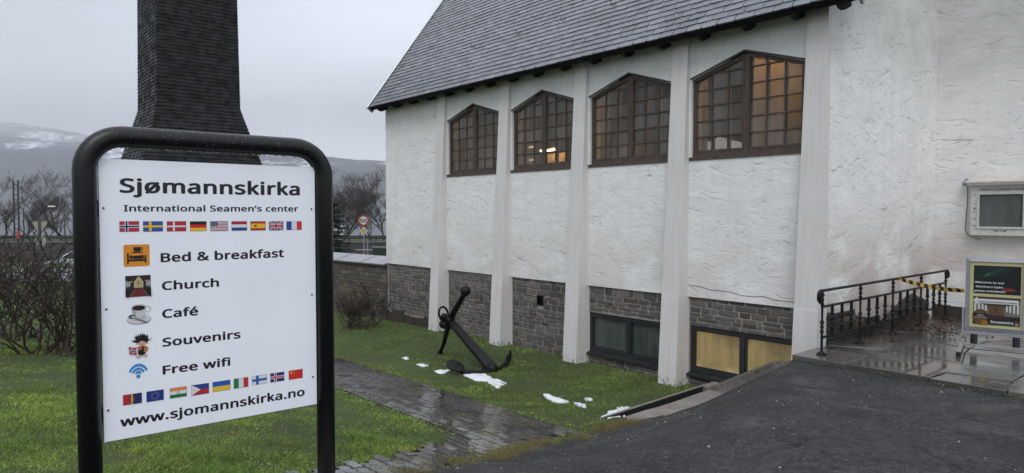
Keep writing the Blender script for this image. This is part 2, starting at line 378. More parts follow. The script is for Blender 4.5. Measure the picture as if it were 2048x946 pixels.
# ------------------------------------------------------------------ flat print painter
class Print:
    """rectangle x0..x1, z0..z1 in a local frame (x right, y away, z up); polygons in unit coordinates, v up"""
    def __init__(s, x0, z0, x1, z1, y): s.r = (x0, z0, x1, z1); s.y = y; s.mb = MB(); s.cols = []; s.layer = 0
    def poly(s, pts, c):
        if c not in s.cols: s.cols.append(c)
        s.mb.mi = s.cols.index(c); x0, z0, x1, z1 = s.r; y = s.y - .00025 * s.layer; s.layer += 1
        s.mb.add([(x0 + (x1 - x0) * u, y, z0 + (z1 - z0) * v) for u, v in pts], [tuple(range(len(pts)))])
    def rect(s, u0, v0, u1, v1, c): s.poly([(u0, v0), (u1, v0), (u1, v1), (u0, v1)], c)
    def ell(s, cu, cv, ru, rv, c, a0=0, a1=360, n=20):
        s.poly([(cu + ru * math.cos(R(a0 + (a1 - a0) * i / n)), cv + rv * math.sin(R(a0 + (a1 - a0) * i / n))) for i in range(n if a1 - a0 >= 360 else n + 1)], c)
    def ring(s, cu, cv, ru, rv, wd, c, a0=0, a1=360, n=24):
        for i in range(n):
            p, q = R(a0 + (a1 - a0) * i / n), R(a0 + (a1 - a0) * (i + 1) / n); k = 1 - wd
            s.poly([(cu + ru * math.cos(p), cv + rv * math.sin(p)), (cu + ru * math.cos(q), cv + rv * math.sin(q)),
                    (cu + ru * k * math.cos(q), cv + rv * k * math.sin(q)), (cu + ru * k * math.cos(p), cv + rv * k * math.sin(p))], c); s.layer -= 1
        s.layer += 1
    def star(s, cu, cv, r, c, asp=1.5, n=5):
        s.poly([(cu + (r if i % 2 == 0 else r * .4) * math.sin(math.pi * i / n), cv + asp * (r if i % 2 == 0 else r * .4) * math.cos(math.pi * i / n)) for i in range(2 * n)], c)
    def build(s, name, parent):
        return s.mb.build(name, [ink(c) for c in s.cols], parent)
import os
def bundled_font():                        # Blender's own bundled sans (same family as the sign); falls back to the built-in font
    for kind_ in ('LOCAL', 'SYSTEM'):
        try:
            q_ = os.path.join(bpy.utils.resource_path(kind_), 'datafiles', 'fonts', 'NotoSansHebrew-Regular.woff2')
            if os.path.exists(q_): return bpy.data.fonts.load(q_)
        except Exception: pass
    return None
FONT = bundled_font()
def text_mesh(body, offset):
    cu = bpy.data.curves.new('lettering', 'FONT'); cu.body = body
    if FONT: cu.font = FONT
    cu.size = 1.0; cu.space_character = 1.05; cu.resolution_u = 3
    o = bpy.data.objects.new('lettering', cu); col.objects.link(o)
    me = bpy.data.meshes.new_from_object(o.evaluated_get(bpy.context.evaluated_depsgraph_get()))
    bpy.data.objects.remove(o); bpy.data.curves.remove(cu)
    return me
def lettering(body, x0, x1, z0, caph, y, m, parent, offset=.022, name='lettering', ratio=.714, shear=0.0):
    me = text_mesh(body, 0.0)
    if offset > 0:                         # heavier strokes: the outline laid down several times round a small circle
        n = len(me.vertices); a = np.zeros(n * 3); me.vertices.foreach_get('co', a); a = a.reshape(n, 3)
        F0 = [tuple(q.vertices) for q in me.polygons]; V = []; F = []
        for k in range(9):
            r_ = offset if k else 0; V.append(a + np.array([r_ * math.cos(k * math.pi / 4), r_ * math.sin(k * math.pi / 4) * .8, 0])); F += [tuple(i + k * n for i in f_) for f_ in F0]
        V = np.concatenate(V); V[:, 2] = np.repeat(np.arange(9), n)
        me = bpy.data.meshes.new('lettering'); me.from_pydata(V.tolist(), [], F)
    n = len(me.vertices); a = np.zeros(n * 3); me.vertices.foreach_get('co', a); a = a.reshape(n, 3)
    lo, hi = a[:, 0].min(), a[:, 0].max()
    kx = (x1 - x0) / (hi - lo); kz = caph / (ratio + 2 * offset * .8)
    b = np.zeros((n, 3)); b[:, 0] = x0 + (a[:, 0] - lo) * kx; b[:, 1] = y - .00004 * a[:, 2]; b[:, 2] = z0 + (a[:, 1] + offset * .8) * kz + (b[:, 0] - x0) * shear
    me.vertices.foreach_set('co', b.ravel()); me.materials.clear(); me.materials.append(m); me.update()
    o = bpy.data.objects.new(name, me); col.objects.link(o); o.parent = parent
    return o
RED, BLU, WHT, YEL, BLK, GRN, ORG = (196, 40, 48), (30, 60, 150), (232, 236, 242), (244, 196, 40), (12, 12, 14), (30, 125, 60), (240, 140, 60)
def cross(p, bg, c1, w1, c2=None, w2=0, cx=.36):
    p.rect(0, 0, 1, 1, bg)
    def cr(c, wd): p.rect(cx - wd / 2 * .66, 0, cx + wd / 2 * .66, 1, c); p.rect(0, .5 - wd / 2, 1, .5 + wd / 2, c); 
    cr(c1, w1)
    if c2: cr(c2, w2)
def flag(p, k):
    if k == 'norway': cross(p, RED, WHT, .28, (30, 40, 100), .14)
    if k == 'sweden': cross(p, (30, 85, 165), YEL, .2)
    if k == 'denmark': cross(p, (190, 35, 60), WHT, .15)
    if k == 'germany': p.rect(0, .66, 1, 1, BLK); p.rect(0, .33, 1, .66, (215, 30, 30)); p.rect(0, 0, 1, .33, (245, 200, 40))
    if k == 'usa':
        p.rect(0, 0, 1, 1, WHT)
        for i in range(7): p.rect(0, i * 2 / 13, 1, (i * 2 + 1) / 13, (180, 40, 55)); p.layer -= 1
        p.layer += 1; p.rect(0, 6 / 13, .42, 1, (45, 55, 110))
        for i in range(4):
            for j in range(5): p.ell(.05 + .08 * j, .54 + .12 * i, .016, .028, WHT, n=5); p.layer -= 1
        p.layer += 1
    if k == 'netherlands': p.rect(0, .66, 1, 1, (180, 35, 50)); p.rect(0, .33, 1, .66, WHT); p.rect(0, 0, 1, .33, (35, 70, 145))
    if k == 'spain':
        p.rect(0, 0, 1, 1, (190, 30, 40)); p.rect(0, .25, 1, .75, (248, 195, 40)); p.ell(.33, .5, .07, .15, (170, 70, 50)); p.rect(.24, .38, .26, .62, (190, 120, 80)); p.rect(.40, .38, .42, .62, (190, 120, 80))
    if k == 'uk':
        p.rect(0, 0, 1, 1, (30, 45, 110))
        for (c, wd) in ((WHT, .11), (RED, .045)):
            for a, b in (((0, 0), (1, 1)), ((0, 1), (1, 0))):
                sg = 1 if b[1] > a[1] else -1
                p.poly([(0, a[1] + sg * wd) if 0 else (a[0], a[1]), (wd, a[1]), (b[0], b[1] - sg * wd), (b[0], b[1]), (b[0] - wd, b[1]), (a[0], a[1] + sg * wd)], c)
        p.rect(.40, 0, .60, 1, WHT); p.rect(0, .34, 1, .66, WHT); p.rect(.44, 0, .56, 1, RED); p.rect(0, .4, 1, .6, RED)
    if k == 'france': p.rect(0, 0, .34, 1, (35, 70, 160)); p.rect(.34, 0, .67, 1, WHT); p.rect(.67, 0, 1, 1, (220, 45, 60))
    if k == 'sami':
        p.rect(0, 0, .38, 1, (200, 40, 45)); p.rect(.38, 0, .44, 1, (20, 110, 60)); p.rect(.44, 0, .52, 1, (245, 205, 60)); p.rect(.52, 0, 1, 1, (30, 45, 100))
        p.ring(.42, .5, .19, .3, .2, (30, 60, 140), 90, 270); p.ring(.42, .5, .19, .3, .2, (200, 50, 50), -90, 90)
    if k == 'eu':
        p.rect(0, 0, 1, 1, (30, 55, 140))
        for i in range(12): p.star(.5 + .2 * math.cos(i * math.pi / 6), .5 + .3 * math.sin(i * math.pi / 6), .03, (240, 225, 110))
    if k == 'india':
        p.rect(0, .66, 1, 1, (240, 145, 70)); p.rect(0, .33, 1, .66, WHT); p.rect(0, 0, 1, .33, (30, 120, 55)); p.ring(.5, .5, .09, .14, .3, (40, 50, 130))
    if k == 'philippines':
        p.rect(0, .5, 1, 1, (35, 65, 150)); p.rect(0, 0, 1, .5, (190, 45, 55)); p.poly([(0, 0), (.52, .5), (0, 1)], WHT); p.star(.17, .5, .09, (240, 200, 70), n=8)
    if k == 'ukraine': p.rect(0, .5, 1, 1, (40, 95, 180)); p.rect(0, 0, 1, .5, (240, 200, 60))
    if k == 'italy': p.rect(0, 0, .34, 1, (30, 130, 70)); p.rect(.34, 0, .67, 1, WHT); p.rect(.67, 0, 1, 1, (205, 50, 55))
    if k == 'finland': cross(p, WHT, (40, 95, 175), .26)
    if k == 'iceland': cross(p, (30, 55, 120), WHT, .28, (215, 45, 60), .14)
    if k == 'china':
        p.rect(0, 0, 1, 1, (218, 45, 38)); p.star(.18, .74, .10, (250, 215, 80))
        for a, b in ((.34, .9), (.41, .78), (.41, .62), (.34, .5)): p.star(a, b, .035, (250, 215, 80))
def frame_lines(p, c=(70, 60, 60)):
    wd, wv = .012, .02
    p.rect(0, 0, 1, wv, c); p.layer -= 1; p.rect(0, 1 - wv, 1, 1, c); p.layer -= 1; p.rect(0, 0, wd, 1, c); p.layer -= 1; p.rect(1 - wd, 0, 1, 1, c)
# ================================================================== GROUND
def sheet(name, xs, ys, zf, m):
    XX, YY = np.meshgrid(xs, ys); ZZ = zf(XX, YY)
    ny, nx = XX.shape; v = np.stack([XX, YY, ZZ], -1).reshape(-1, 3)
    idx = np.arange(ny * nx).reshape(ny, nx)
    f = np.stack([idx[:-1, :-1], idx[:-1, 1:], idx[1:, 1:], idx[1:, :-1]], -1).reshape(-1, 4)
    me = bpy.data.meshes.new(name); me.from_pydata(v.tolist(), [], f.tolist()); me.materials.append(m)
    me.polygons.foreach_set('use_smooth', [True] * len(f)); me.update()
    o = bpy.data.objects.new(name, me); col.objects.link(o); o['kind'] = 'structure'; return o
def inpoly(s, t, poly):
    s = np.asarray(s); t = np.asarray(t); r = np.zeros(s.shape, bool); n = len(poly)
    for i in range(n):
        x0, y0 = poly[i]; x1, y1 = poly[(i + 1) % n]
        c = ((y0 > t) != (y1 > t)) & (s < (x1 - x0) * (t - y0) / ((y1 - y0) or 1e-9) + x0); r ^= c
    return r
PATH = [(19.0, 3.2), (5.12, 3.2), (4.85, 4.4), (4.40, 5.6), (4.3, 6.6), (4.72, 6.6), (4.88, 5.82), (5.15, 5.15), (5.49, 4.46), (6.2, 4.42), (8.6, 4.38), (19, 4.35)]
def in_drive(s, t): return (s < 4.9) & (t > tmin(s)) & (t < tmax(s))
def in_porch(s, t): return (s < 3.85) & (t <= .95) & (t > -5)
def in_church(s, t): return (t < .02) & (s > 3.8) & (s < 14.6)
def bare(s, t): return in_drive(s, t) | in_porch(s, t) | in_church(s, t) | inpoly(s, t, PATH) | ((s < 5.40) & (s > 3.8) & (t < 2.45))
def zlawn(X, Y):
    s, t = st(X, Y); h = ground(X, Y) + .008 * np.sin(X * 3.1 + Y) * np.cos(Y * 2.3 - X)
    h = np.where(in_drive(s, t) | inpoly(s, t, PATH), h - .07, h)
    h = np.where(in_porch(s, t), -.5, h)
    pit = ((s > 3.8) & (s < 5.1) & (t < tmin(s) + .06)) | ((s > 4.9) & (s < 5.32) & (t < 2.3))
    return np.where(pit, -1.02, h)
def axis(*seg):
    out = []
    for a, b, st_ in seg: out += list(np.arange(a, b, st_))
    return np.array(out + [seg[-1][1]])
xs = axis((-3200, -200, 300), (-200, -40, 20), (-40, -14, 2), (-14, 12, .13), (12, 40, 2), (40, 200, 20), (200, 3200, 300))
ys = axis((-200, -20, 30), (-20, 0, 2), (0, 18, .13), (18, 36, .5), (36, 54, .25), (54, 130, 3))
sheet('lawn', xs, ys, zlawn, M_lawn)
# driveway
ss = np.concatenate([np.linspace(-14, 1.5, 40), np.linspace(1.55, 4.9, 70)])
rows = 90
v = []; f = []
for i, s_ in enumerate(ss):
    a, b = float(tmin(s_)), float(tmax(s_)) + (random.uniform(-.05, .05) if s_ > 3 else 0)
    for j in range(rows):
        t_ = a + (b - a) * (j / (rows - 1)) ** 1.3
        p = W(s_, t_); g = G(p.x, p.y)
        fade = 1 - min(1, max(0, (t_ - (b - .12)) / .12)) if t_ > 2.6 else 1
        v.append((p.x, p.y, g + .018 * fade + .006 * math.sin(p.x * 2.7 + 1) * math.sin(p.y * 3.1)))
for i in range(len(ss) - 1):
    for j in range(rows - 1): f.append((i * rows + j, (i + 1) * rows + j, (i + 1) * rows + j + 1, i * rows + j + 1))
me = bpy.data.meshes.new('driveway'); me.from_pydata(v, [], f); me.materials.append(M_asphalt); me.polygons.foreach_set('use_smooth', [True] * len(f)); me.update()
o = bpy.data.objects.new('driveway', me); col.objects.link(o); o['kind'] = 'structure'
# ------------------------------------------------------------------ path with interlocking pavers
def path_base():
    m = MB(); S = np.arange(4.2, 19.01, .2); T = np.arange(3.1, 6.8, .15)
    for a in S[:-1]:
        for b in T[:-1]:
            if inpoly(np.array(a + .1), np.array(b + .075), [(x, y) for x, y in PATH]):
                q = [W(a, b), W(a + .2, b), W(a + .2, b + .15), W(a, b + .15)]
                m.add([(p.x, p.y, G(p.x, p.y) - .012) for p in q], [(3, 2, 1, 0)])
    return m
path = path_base().build('path', M_soil); path['kind'] = 'structure'
def paver_mesh(k):
    # zigzag-sided block 0.2 x 0.1
    r = random.Random(k); m = MB(); L, Wd, z = .097, .047, .02
    pts = [(-L, -Wd + .008), (-L / 2, -Wd - .006), (0, -Wd + .008), (L / 2, -Wd - .006), (L, -Wd + .008), (L, Wd + .008), (L / 2, Wd - .006), (0, Wd + .008), (-L / 2, Wd - .006), (-L, Wd + .008)]
    pts = [(x + r.uniform(-.001, .001), y + r.uniform(-.001, .001)) for x, y in pts]
    n = len(pts)
    top = [(x * .965, y * .93, z) for x, y in pts]; mid = [(x, y, z - .005) for x, y in pts]; bot = [(x, y, -.03) for x, y in pts]
    m.add(top + mid + bot, [tuple(range(n))] + [(n + i, n + (i + 1) % n, (i + 1) % n, i) for i in range(n)] + [(2 * n + i, 2 * n + (i + 1) % n, n + (i + 1) % n, n + i) for i in range(n)])
    me = bpy.data.meshes.new('paver'); me.from_pydata(m.v, [], m.f); me.materials.append(M_paver); me.update(); return me, m
pav = [paver_mesh(k) for k in range(4)]
cand = []
for i, t_ in enumerate(np.arange(3.24, 6.6, .1025)):
    for s_ in np.arange(4.1 + (i % 2) * .1, 16.5, .2035):
        if inpoly(np.array(s_), np.array(t_), PATH):
            p = W(float(s_), float(t_)); cand.append((p.length, float(s_), float(t_)))
cand.sort()
rest = MB()
for i, (dd, s_, t_) in enumerate(cand):
    p = W(s_, t_); z = G(p.x, p.y) + random.uniform(-.004, .004) - .008
    a = G(*(W(s_ + .1, t_).xy)) - G(*(W(s_ - .1, t_).xy)); b = G(*(W(s_, t_ + .05).xy)) - G(*(W(s_, t_ - .05).xy))
    rot = Matrix.Rotation(TH, 4, 'Z') @ Matrix.Rotation(-math.atan2(a, .2) + random.uniform(-.012, .012), 4, 'Y') @ Matrix.Rotation(math.atan2(b, .1) + random.uniform(-.02, .02), 4, 'X')
    if i < 299:
        o = bpy.data.objects.new('paver', pav[i % 4][0]); col.objects.link(o); o.parent = path
        o.matrix_local = Matrix.Translation((p.x, p.y, z)) @ rot
    else:
        M4 = Matrix.Translation((p.x, p.y, z)) @ rot; src = pav[i % 4][1]
        rest.add([tuple(M4 @ Vector(q)) for q in src.v], src.f)
o = rest.build('pavers', M_paver, path); o['kind'] = 'stuff'
# ------------------------------------------------------------------ kerbs
def st_empty(name, s, t, z, label, cat, group=None): return empty(name, W(s, t, z), TH, label, cat, group)
kerb = bpy.data.objects.new('kerb', None); col.objects.link(kerb); kerb.location = W(0, 0, 0); kerb.rotation_euler = (0, 0, TH); kerb['kind'] = 'structure'
m = MB()
ts = np.linspace(.12, 2.55, 9)
def kz(t): return -.745 + .012 * math.sin(t * 3) - max(0, t - 2.1) * .10
for a, b in zip(ts[:-1], ts[1:]):
    s1, s2 = (5.185, 5.185); 
    m.hexa([(4.84, a, -1.2), (4.84, b, -1.2), (s1, b, -1.2), (s1, a, -1.2), (4.85 + .02 * math.sin(a * 9), a, kz(a) + .012), (4.85 + .02 * math.sin(b * 9), b, kz(b) + .012), (s2, b, kz(b) - .012), (s2, a, kz(a) - .012)])
m.build('kerb_stone', M_concrete, kerb)
m = MB(); m.hexa([(5.345, .45, -1.2), (5.345, 2.5, -1.2), (5.375, 2.5, -1.2), (5.375, .45, -1.2), (5.345, .45, -.735), (5.345, 2.5, -.775), (5.375, 2.5, -.775), (5.375, .45, -.735)])
m.hexa([(5.186, .12, -1.2), (5.186, .48, -1.2), (5.38, .44, -1.2), (5.38, .12, -1.2), (5.186, .12, -.742), (5.186, .48, -.742), (5.38, .44, -.738), (5.38, .12, -.738)])
m.build('channel_rim', M_concrete, kerb)
m = MB(); m.box(5.187, 5.338, .46, 2.5, -1.2, -.93); m.hexa([(5.338, .46, -1.1), (5.338, 2.5, -1.1), (5.344, 2.5, -1.1), (5.344, .46, -1.1), (5.338, .46, -.745), (5.338, 2.5, -.785), (5.344, 2.5, -.785), (5.344, .46, -.745)]); m.build('channel_shade', M_void, kerb)  # near-black floor and rim lining, the slot's shade put in as colour
m = MB(); n = 7
for i in range(n):
    a, b = i / n, (i + 1) / n
    pa = (5.13 - 1.30 * a, .24 + .69 * a); pb = (5.13 - 1.30 * b, .24 + .69 * b)
    za, zb = -.735 + .67 * a, -.735 + .67 * b
    nx, ny = .437, .90
    wd = .24
    m.hexa([(pa[0] - nx * .07, pa[1] - ny * .07, -1.3), (pb[0] - nx * .07, pb[1] - ny * .07, -1.3), (pb[0] + nx * wd, pb[1] + ny * wd, -1.3), (pa[0] + nx * wd, pa[1] + ny * wd, -1.3),
            (pa[0] - nx * .07, pa[1] - ny * .07, za), (pb[0] - nx * .07, pb[1] - ny * .07, zb), (pb[0] + nx * wd, pb[1] + ny * wd, zb + .005), (pa[0] + nx * wd, pa[1] + ny * wd, za + .012)])
m.build('sloping_kerb', M_concrete, kerb)
# ================================================================== CHURCH
church = st_empty('church', 0, 0, 0, 'white plastered church with slate roof, stone base and five tapering white pillars', 'church')
PS = [12.0, 9.9, 7.9, 5.9, 3.87]           # wall contact of each pillar's near side
def extr(mb, pts, t0, t1): mb.prism(pts, lambda p: (p[0], t0, p[1]), lambda p: (p[0], t1, p[1]))
m = MB()
extr(m, [(12.0, .41), (14.55, .41), (14.55, 4.60), (12.0, 4.60)], -.25, .02)
bays = []
for k in range(4):
    sl_, sr_ = PS[k] + .05, PS[k + 1] + .26     # hidden edges run behind the pillars
    bays.append((sl_ - .12, PS[k + 1] + .30))
    L, Rr = PS[k] + .05, PS[k + 1] + (.012 if k == 3 else 0)
    wl, wr_ = PS[k] - .03, PS[k + 1] + .31; c = (wl + wr_) / 2
    extr(m, [(Rr, .41), (L, .41), (L, 2.44), (Rr, 2.44)], -.25, .02)
    extr(m, [(Rr, 2.44), (wr_, 2.44), (wr_, 3.56), (c, 3.83), (wl, 3.56), (wl, 2.44), (L, 2.44), (L, 4.60), (Rr, 4.60)], -.249, .0201)
m.build('plaster_wall', M_plaster, church)
m = MB(); m.tube([(5.86 - .165 * k, .0205, .575 - .012 * k + .012 * math.sin(k * 2.1) + (.02 if k > 6 else 0)) for k in range(11)], .0045, 4); m.build('plaster_crack', mat('crack_brown', (.10, .07, .055), .9), church)
# base wall with openings (mortar bed), stones are its children
base = MB()
OPEN = [(6.22, 7.90, -.72, -.04), (4.19, 5.88, -.72, -.01), (9.02, 9.19, -.06, .12)]   # cellar windows and vent
def bseg(a, b, z0, z1): base.box(a, b, -.25, -.012, z0, z1)
bseg(9.19, 14.55, -1.4, .41); bseg(9.02, 9.19, -1.4, -.06); bseg(9.02, 9.19, .12, .41); bseg(7.90, 9.02, -1.4, .41)
bseg(6.22, 7.90, -.04, .41); bseg(6.22, 7.90, -1.4, -.72); bseg(5.88, 6.22, -1.4, .41); bseg(4.19, 5.88, -.01, .41); bseg(4.19, 5.88, -1.4, -.72); bseg(3.88, 4.19, -1.4, .41)
basew = base.build('base_wall', M_mortar, church)
m = MB(); 
for a in np.arange(12.2, 14.5, .23): m.box(a, a + .24, -.01, random.uniform(.015, .05), -1.3, -.70 + random.uniform(-.05, .05) - (14.5-a)*.03)
m.box(14.5, 14.58, -.3, .03, -1.3, -.74)
m.build('footing', M_footing, church)
def stone_mesh(k, mt):
    r = random.Random(k); m = MB()
    # unit block, face towards +y (t), rounded and uneven
    def ring(y, sh, j): 
        pts = []
        for (x, z) in ((-.5, -.42), (-.43, -.5), (.0, -.5), (.44, -.5), (.5, -.40), (.5, .40), (.42, .5), (-.05, .5), (-.44, .5), (-.5, .43)):
            pts.append((x * sh + r.uniform(-j, j) * .9, y, z * sh + r.uniform(-j, j) * 2.2))
        return pts
    a = ring(-1, 1.0, .0); b = ring(.35, .99, .05); c = ring(.95, .86, .05); n = 10
    m.add(a + b + c + [(r.uniform(-.1, .1), 1.15, r.uniform(-.1, .1))], [(i, (i + 1) % n, n + (i + 1) % n, n + i) for i in range(n)] + [(n + i, n + (i + 1) % n, 2 * n + (i + 1) % n, 2 * n + i) for i in range(n)] + [(2 * n + i, 2 * n + (i + 1) % n, 3 * n) for i in range(n)])
    m.f = [q[::-1] for q in m.f]
    me = bpy.data.meshes.new('stone'); me.from_pydata(m.v, [], m.f); me.materials.append(mt); me.update(); return me, m
SM = [stone_mesh(k, M_stone) for k in range(14)]
SMD = [stone_mesh(k + 50, M_stone_dark) for k in range(8)]
def lay(s0, s1, z0, z1, openings=(), hmin=.06, hmax=.115, lmin=.13, lmax=.38, zmax=None):
    out = []; z = z0
    zedge = sorted({o[2] for o in openings} | {o[3] for o in openings})
    while z < z1 - .03:
        h = random.uniform(hmin, hmax)
        for e in zedge + [z1]:
            if z < e - .005 and z + h > e - .035: h = e - z
        s_ = s0
        lo = random.uniform(-.3, 0) * lmax
        while s_ < s1 - .02:
            L = random.uniform(lmin, lmax) * (1 if random.random() > .12 else .5); 
            if s_ == s0: L = max(.07, L + lo)
            a, b = s_, min(s1, s_ + L)
            if s1 - b < .07: b = s1
            pieces = [(a, b)]
            for (oa, ob, oz0, oz1) in openings:
                if z + h > oz0 + .01 and z < oz1 - .01:
                    np_ = []
                    for (pa, pb) in pieces:
                        if pb <= oa or pa >= ob: np_.append((pa, pb))
                        else:
                            if pa < oa - .04: np_.append((pa, oa))
                            if pb > ob + .04: np_.append((ob, pb))
                    pieces = np_
            for pa, pb in pieces:
                if pb - pa > .035:
                    if random.random() < .10 and h > .09:
                        out.append((pa, pb, z, z + h * .5)); out.append((pa, pb, z + h * .5, z + h))
                    else: out.append((pa, pb, z, z + h))
            s_ = b
        z += h
    return out
stones = []
seg = [(12.31, 14.50), (10.21, 11.98), (8.22, 9.88), (6.22, 7.88), (4.19, 5.88)]
for a, b in seg: stones += lay(a, b, -.97 if a < 12 else -.72, .41, OPEN)
def place_stones(lst, parent, meshes, limit, mtl, key, depth=(.007, .015), base_t=-.012):
    lst = sorted(lst, key=key); restm = MB()
    for i, (a, b, z0, z1) in enumerate(lst):
        g = .010; sx, sz = (b - a) - 2 * g, (z1 - z0) - 2 * g * .8; c = ((a + b) / 2, base_t, (z0 + z1) / 2)
        dy = random.uniform(*depth); src = meshes[random.randrange(len(meshes))]
        M4 = Matrix.Translation(c) @ Matrix.Rotation(random.uniform(-.035, .035), 4, 'Y') @ Matrix.Diagonal((sx, dy, sz, 1))
        if i < limit:
            o = bpy.data.objects.new('stone', src[0]); col.objects.link(o); o.parent = parent; o.matrix_local = M4
        else: restm.add([tuple(M4 @ Vector(q)) for q in src[1].v], src[1].f)
    if restm.v:
        o = restm.build('stones', mtl, parent); o['kind'] = 'stuff'
place_stones(stones, basew, SM, 299, M_stone, lambda q: -((q[1] - q[0]) * (q[3] - q[2]) / (3 + q[0]) ** 2))
# pillars
for i, s_ in enumerate(PS):
    m = MB()
    def sec(z, extra=0.0):
        q = .06 + .047 * (4.2 - z) + extra; wd = .27 + .008 * (4.2 - z) + extra
        b0 = .003 if i == 4 else -.05
        return [(s_ - extra, b0, z), (s_ - extra, q, z), (s_ + wd, q, z), (s_ + wd, b0, z)]
    z0 = -.90 if i == 0 else -.98
    secs = [sec(z0, .004), sec(.44, .004), sec(.44, 0), sec(2.2, 0), sec(4.5, 0)]
    for a, b in ((0, 1), (2, 3), (3, 4)):
        m.add(secs[a] + secs[b], [(0, 1, 5, 4), (1, 2, 6, 5), (2, 3, 7, 6), (3, 0, 4, 7)] + ([(0, 3, 2, 1)] if a == 0 else []) + ([(4, 5, 6, 7)] if a != 2 else []))
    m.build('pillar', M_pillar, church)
m = MB(); m.box(12.02, 12.30, -.05, .20, -1.2, -.86); m.build('pillar_footing', M_stone_dark, church)
# church windows
M_inwood = mat('pale_interior_wood', (.40, .31, .19), .6, vary=.2)
def window(k):
    wl, wr_ = PS[k] - .03, PS[k + 1] + .31; c = (wl + wr_) / 2; z0 = 2.45; zs, za = 3.56, 3.83
    def top(s_): return zs + (za - zs) * (1 - abs(s_ - c) / ((wl - wr_) / 2))
    m = MB(); tf, tb = -.03, -.09
    def bar(p, q, wd, a=tf, b=tb):
        p = Vector((p[0], 0, p[1])); q = Vector((q[0], 0, q[1])); dd = (q - p).normalized(); nn = Vector((-dd.z, 0, dd.x)) * wd / 2
        vs = []
        for y in (b, a): vs += [(v_.x, y, v_.z) for v_ in (p - nn, q - nn, q + nn, p + nn)]
        m.hexa(vs)
    fw = .042
    bar((wl - fw / 2, z0), (wl - fw / 2, zs), fw); bar((wr_ + fw / 2, z0), (wr_ + fw / 2, zs), fw)
    bar((wl, z0 + .03), (wr_, z0 + .03), .06, tf + .001); bar((wl, zs - .015), (c, za - .03), .06, tf + .002); bar((c, za - .03), (wr_, zs - .015), .06, tf + .0025)
    bar((c, z0), (c, za - .03), .05, tf + .004)
    cols_ = []; half = (wl - wr_) / 2
    for sd_, x0, x1 in ((0, wr_ + fw, c - .03), (1, c + .03, wl - fw)):
        cs = [x0 + (x1 - x0) * j / 3 for j in range(4)]; cols_.append(cs)
        for j in (1, 2): bar((cs[j], z0 + .06), (cs[j], top(cs[j]) - .04), .020, -.045, -.08)
    nr = 5; rh = (3.50 - (z0 + .06)) / 4.45
    zr = [z0 + .06 + rh * j for j in range(6)]
    for cs in cols_:
        for j in range(1, 6):
            a, b = cs[0], cs[3]
            if zr[j] > zs - .05:               # clip to the sloping head
                lim = half * (1 - (zr[j] + .035 - zs) / (za - zs))
                a, b = max(a, c - lim), min(b, c + lim)
            if b - a > .03: bar((a, zr[j]), (b, zr[j]), .018, -.0455, -.0795)
    # opening sash outline
    for cs in cols_:
        bar((cs[0] + .011, z0 + .05), (cs[0] + .011, top(cs[0]) - .06), .022, -.025, -.05); bar((cs[3] - .011, z0 + .05), (cs[3] - .011, top(cs[3]) - .06), .022, -.0255, -.0505)
        bar((cs[0], z0 + .072), (cs[3], z0 + .072), .026, -.0245, -.049)
    fins = MB()
    for cs in cols_:
        for j in range(3): fins.box(cs[j] - .012 + (.02 if j == 0 else 0), cs[j] + .010 + (.02 if j == 0 else 0), -.125, -.082, z0 + .06, top(cs[j]) - .08)  # pale fins added so the muntin sides read as warmly lit
    win = m.build('window', M_wood, church); fins.build('warm_lit_fins', M_inwood, win)
    m = MB(); m.box(wr_ - .02, wl + .02, -.05, .035, z0 - .055, z0 - .006); m.build('sill', M_wood, win)
    hood = MB()
    for a, b in (((wl + .02, zs + .012), (c, za + .012)), ((c, za + .012), (wr_ - .02, zs + .012))):
        p = Vector((a[0], 0, a[1])); q = Vector((b[0], 0, b[1])); dd = (q - p).normalized(); nn = Vector((-dd.z, 0, dd.x)) * .013
        hood.hexa([(v_.x, y, v_.z) for y in (-.05, .024) for v_ in (p - nn, q - nn, q + nn, p + nn)])
    hood.build('drip_strip', M_bwood, win)
    for cs in cols_:
        for j in range(3):
            a, b = cs[j] + .006, cs[j + 1] - .006
            for r_ in range(6):
                za_, zb_ = zr[r_] + .004, (zr[r_ + 1] - .004 if r_ < 5 else 9)
                pts = [(a, za_), (b, za_)]
                ta, tb_ = top(a) - .045, top(b) - .045
                if min(ta, tb_) >= zb_: pts += [(b, zb_), (a, zb_)]
                elif max(ta, tb_) <= za_ + .02: continue
                else:
                    # clip quad by the head line
                    poly = [(a, za_), (b, za_), (b, zb_), (a, zb_)]
                    sl_ = (tb_ - ta) / (b - a); outp = []
                    ins = lambda p: p[1] <= ta + sl_ * (p[0] - a) + 1e-9
                    for i_ in range(4):
                        p, q = poly[i_], poly[(i_ + 1) % 4]
                        if ins(p): outp.append(p)
                        if ins(p) != ins(q):
                            fp = p[1] - (ta + sl_ * (p[0] - a)); fq = q[1] - (ta + sl_ * (q[0] - a)); u = fp / (fp - fq)
                            outp.append((p[0] + (q[0] - p[0]) * u, p[1] + (q[1] - p[1]) * u))
                    pts = outp
                if len(pts) < 3: continue
                pm = MB(); tt = random.uniform(-.003, .003); extr(pm, pts, -.066 + tt, -.062 + tt); pm.build('pane', M_glass, win)
for k in range(4): window(k)
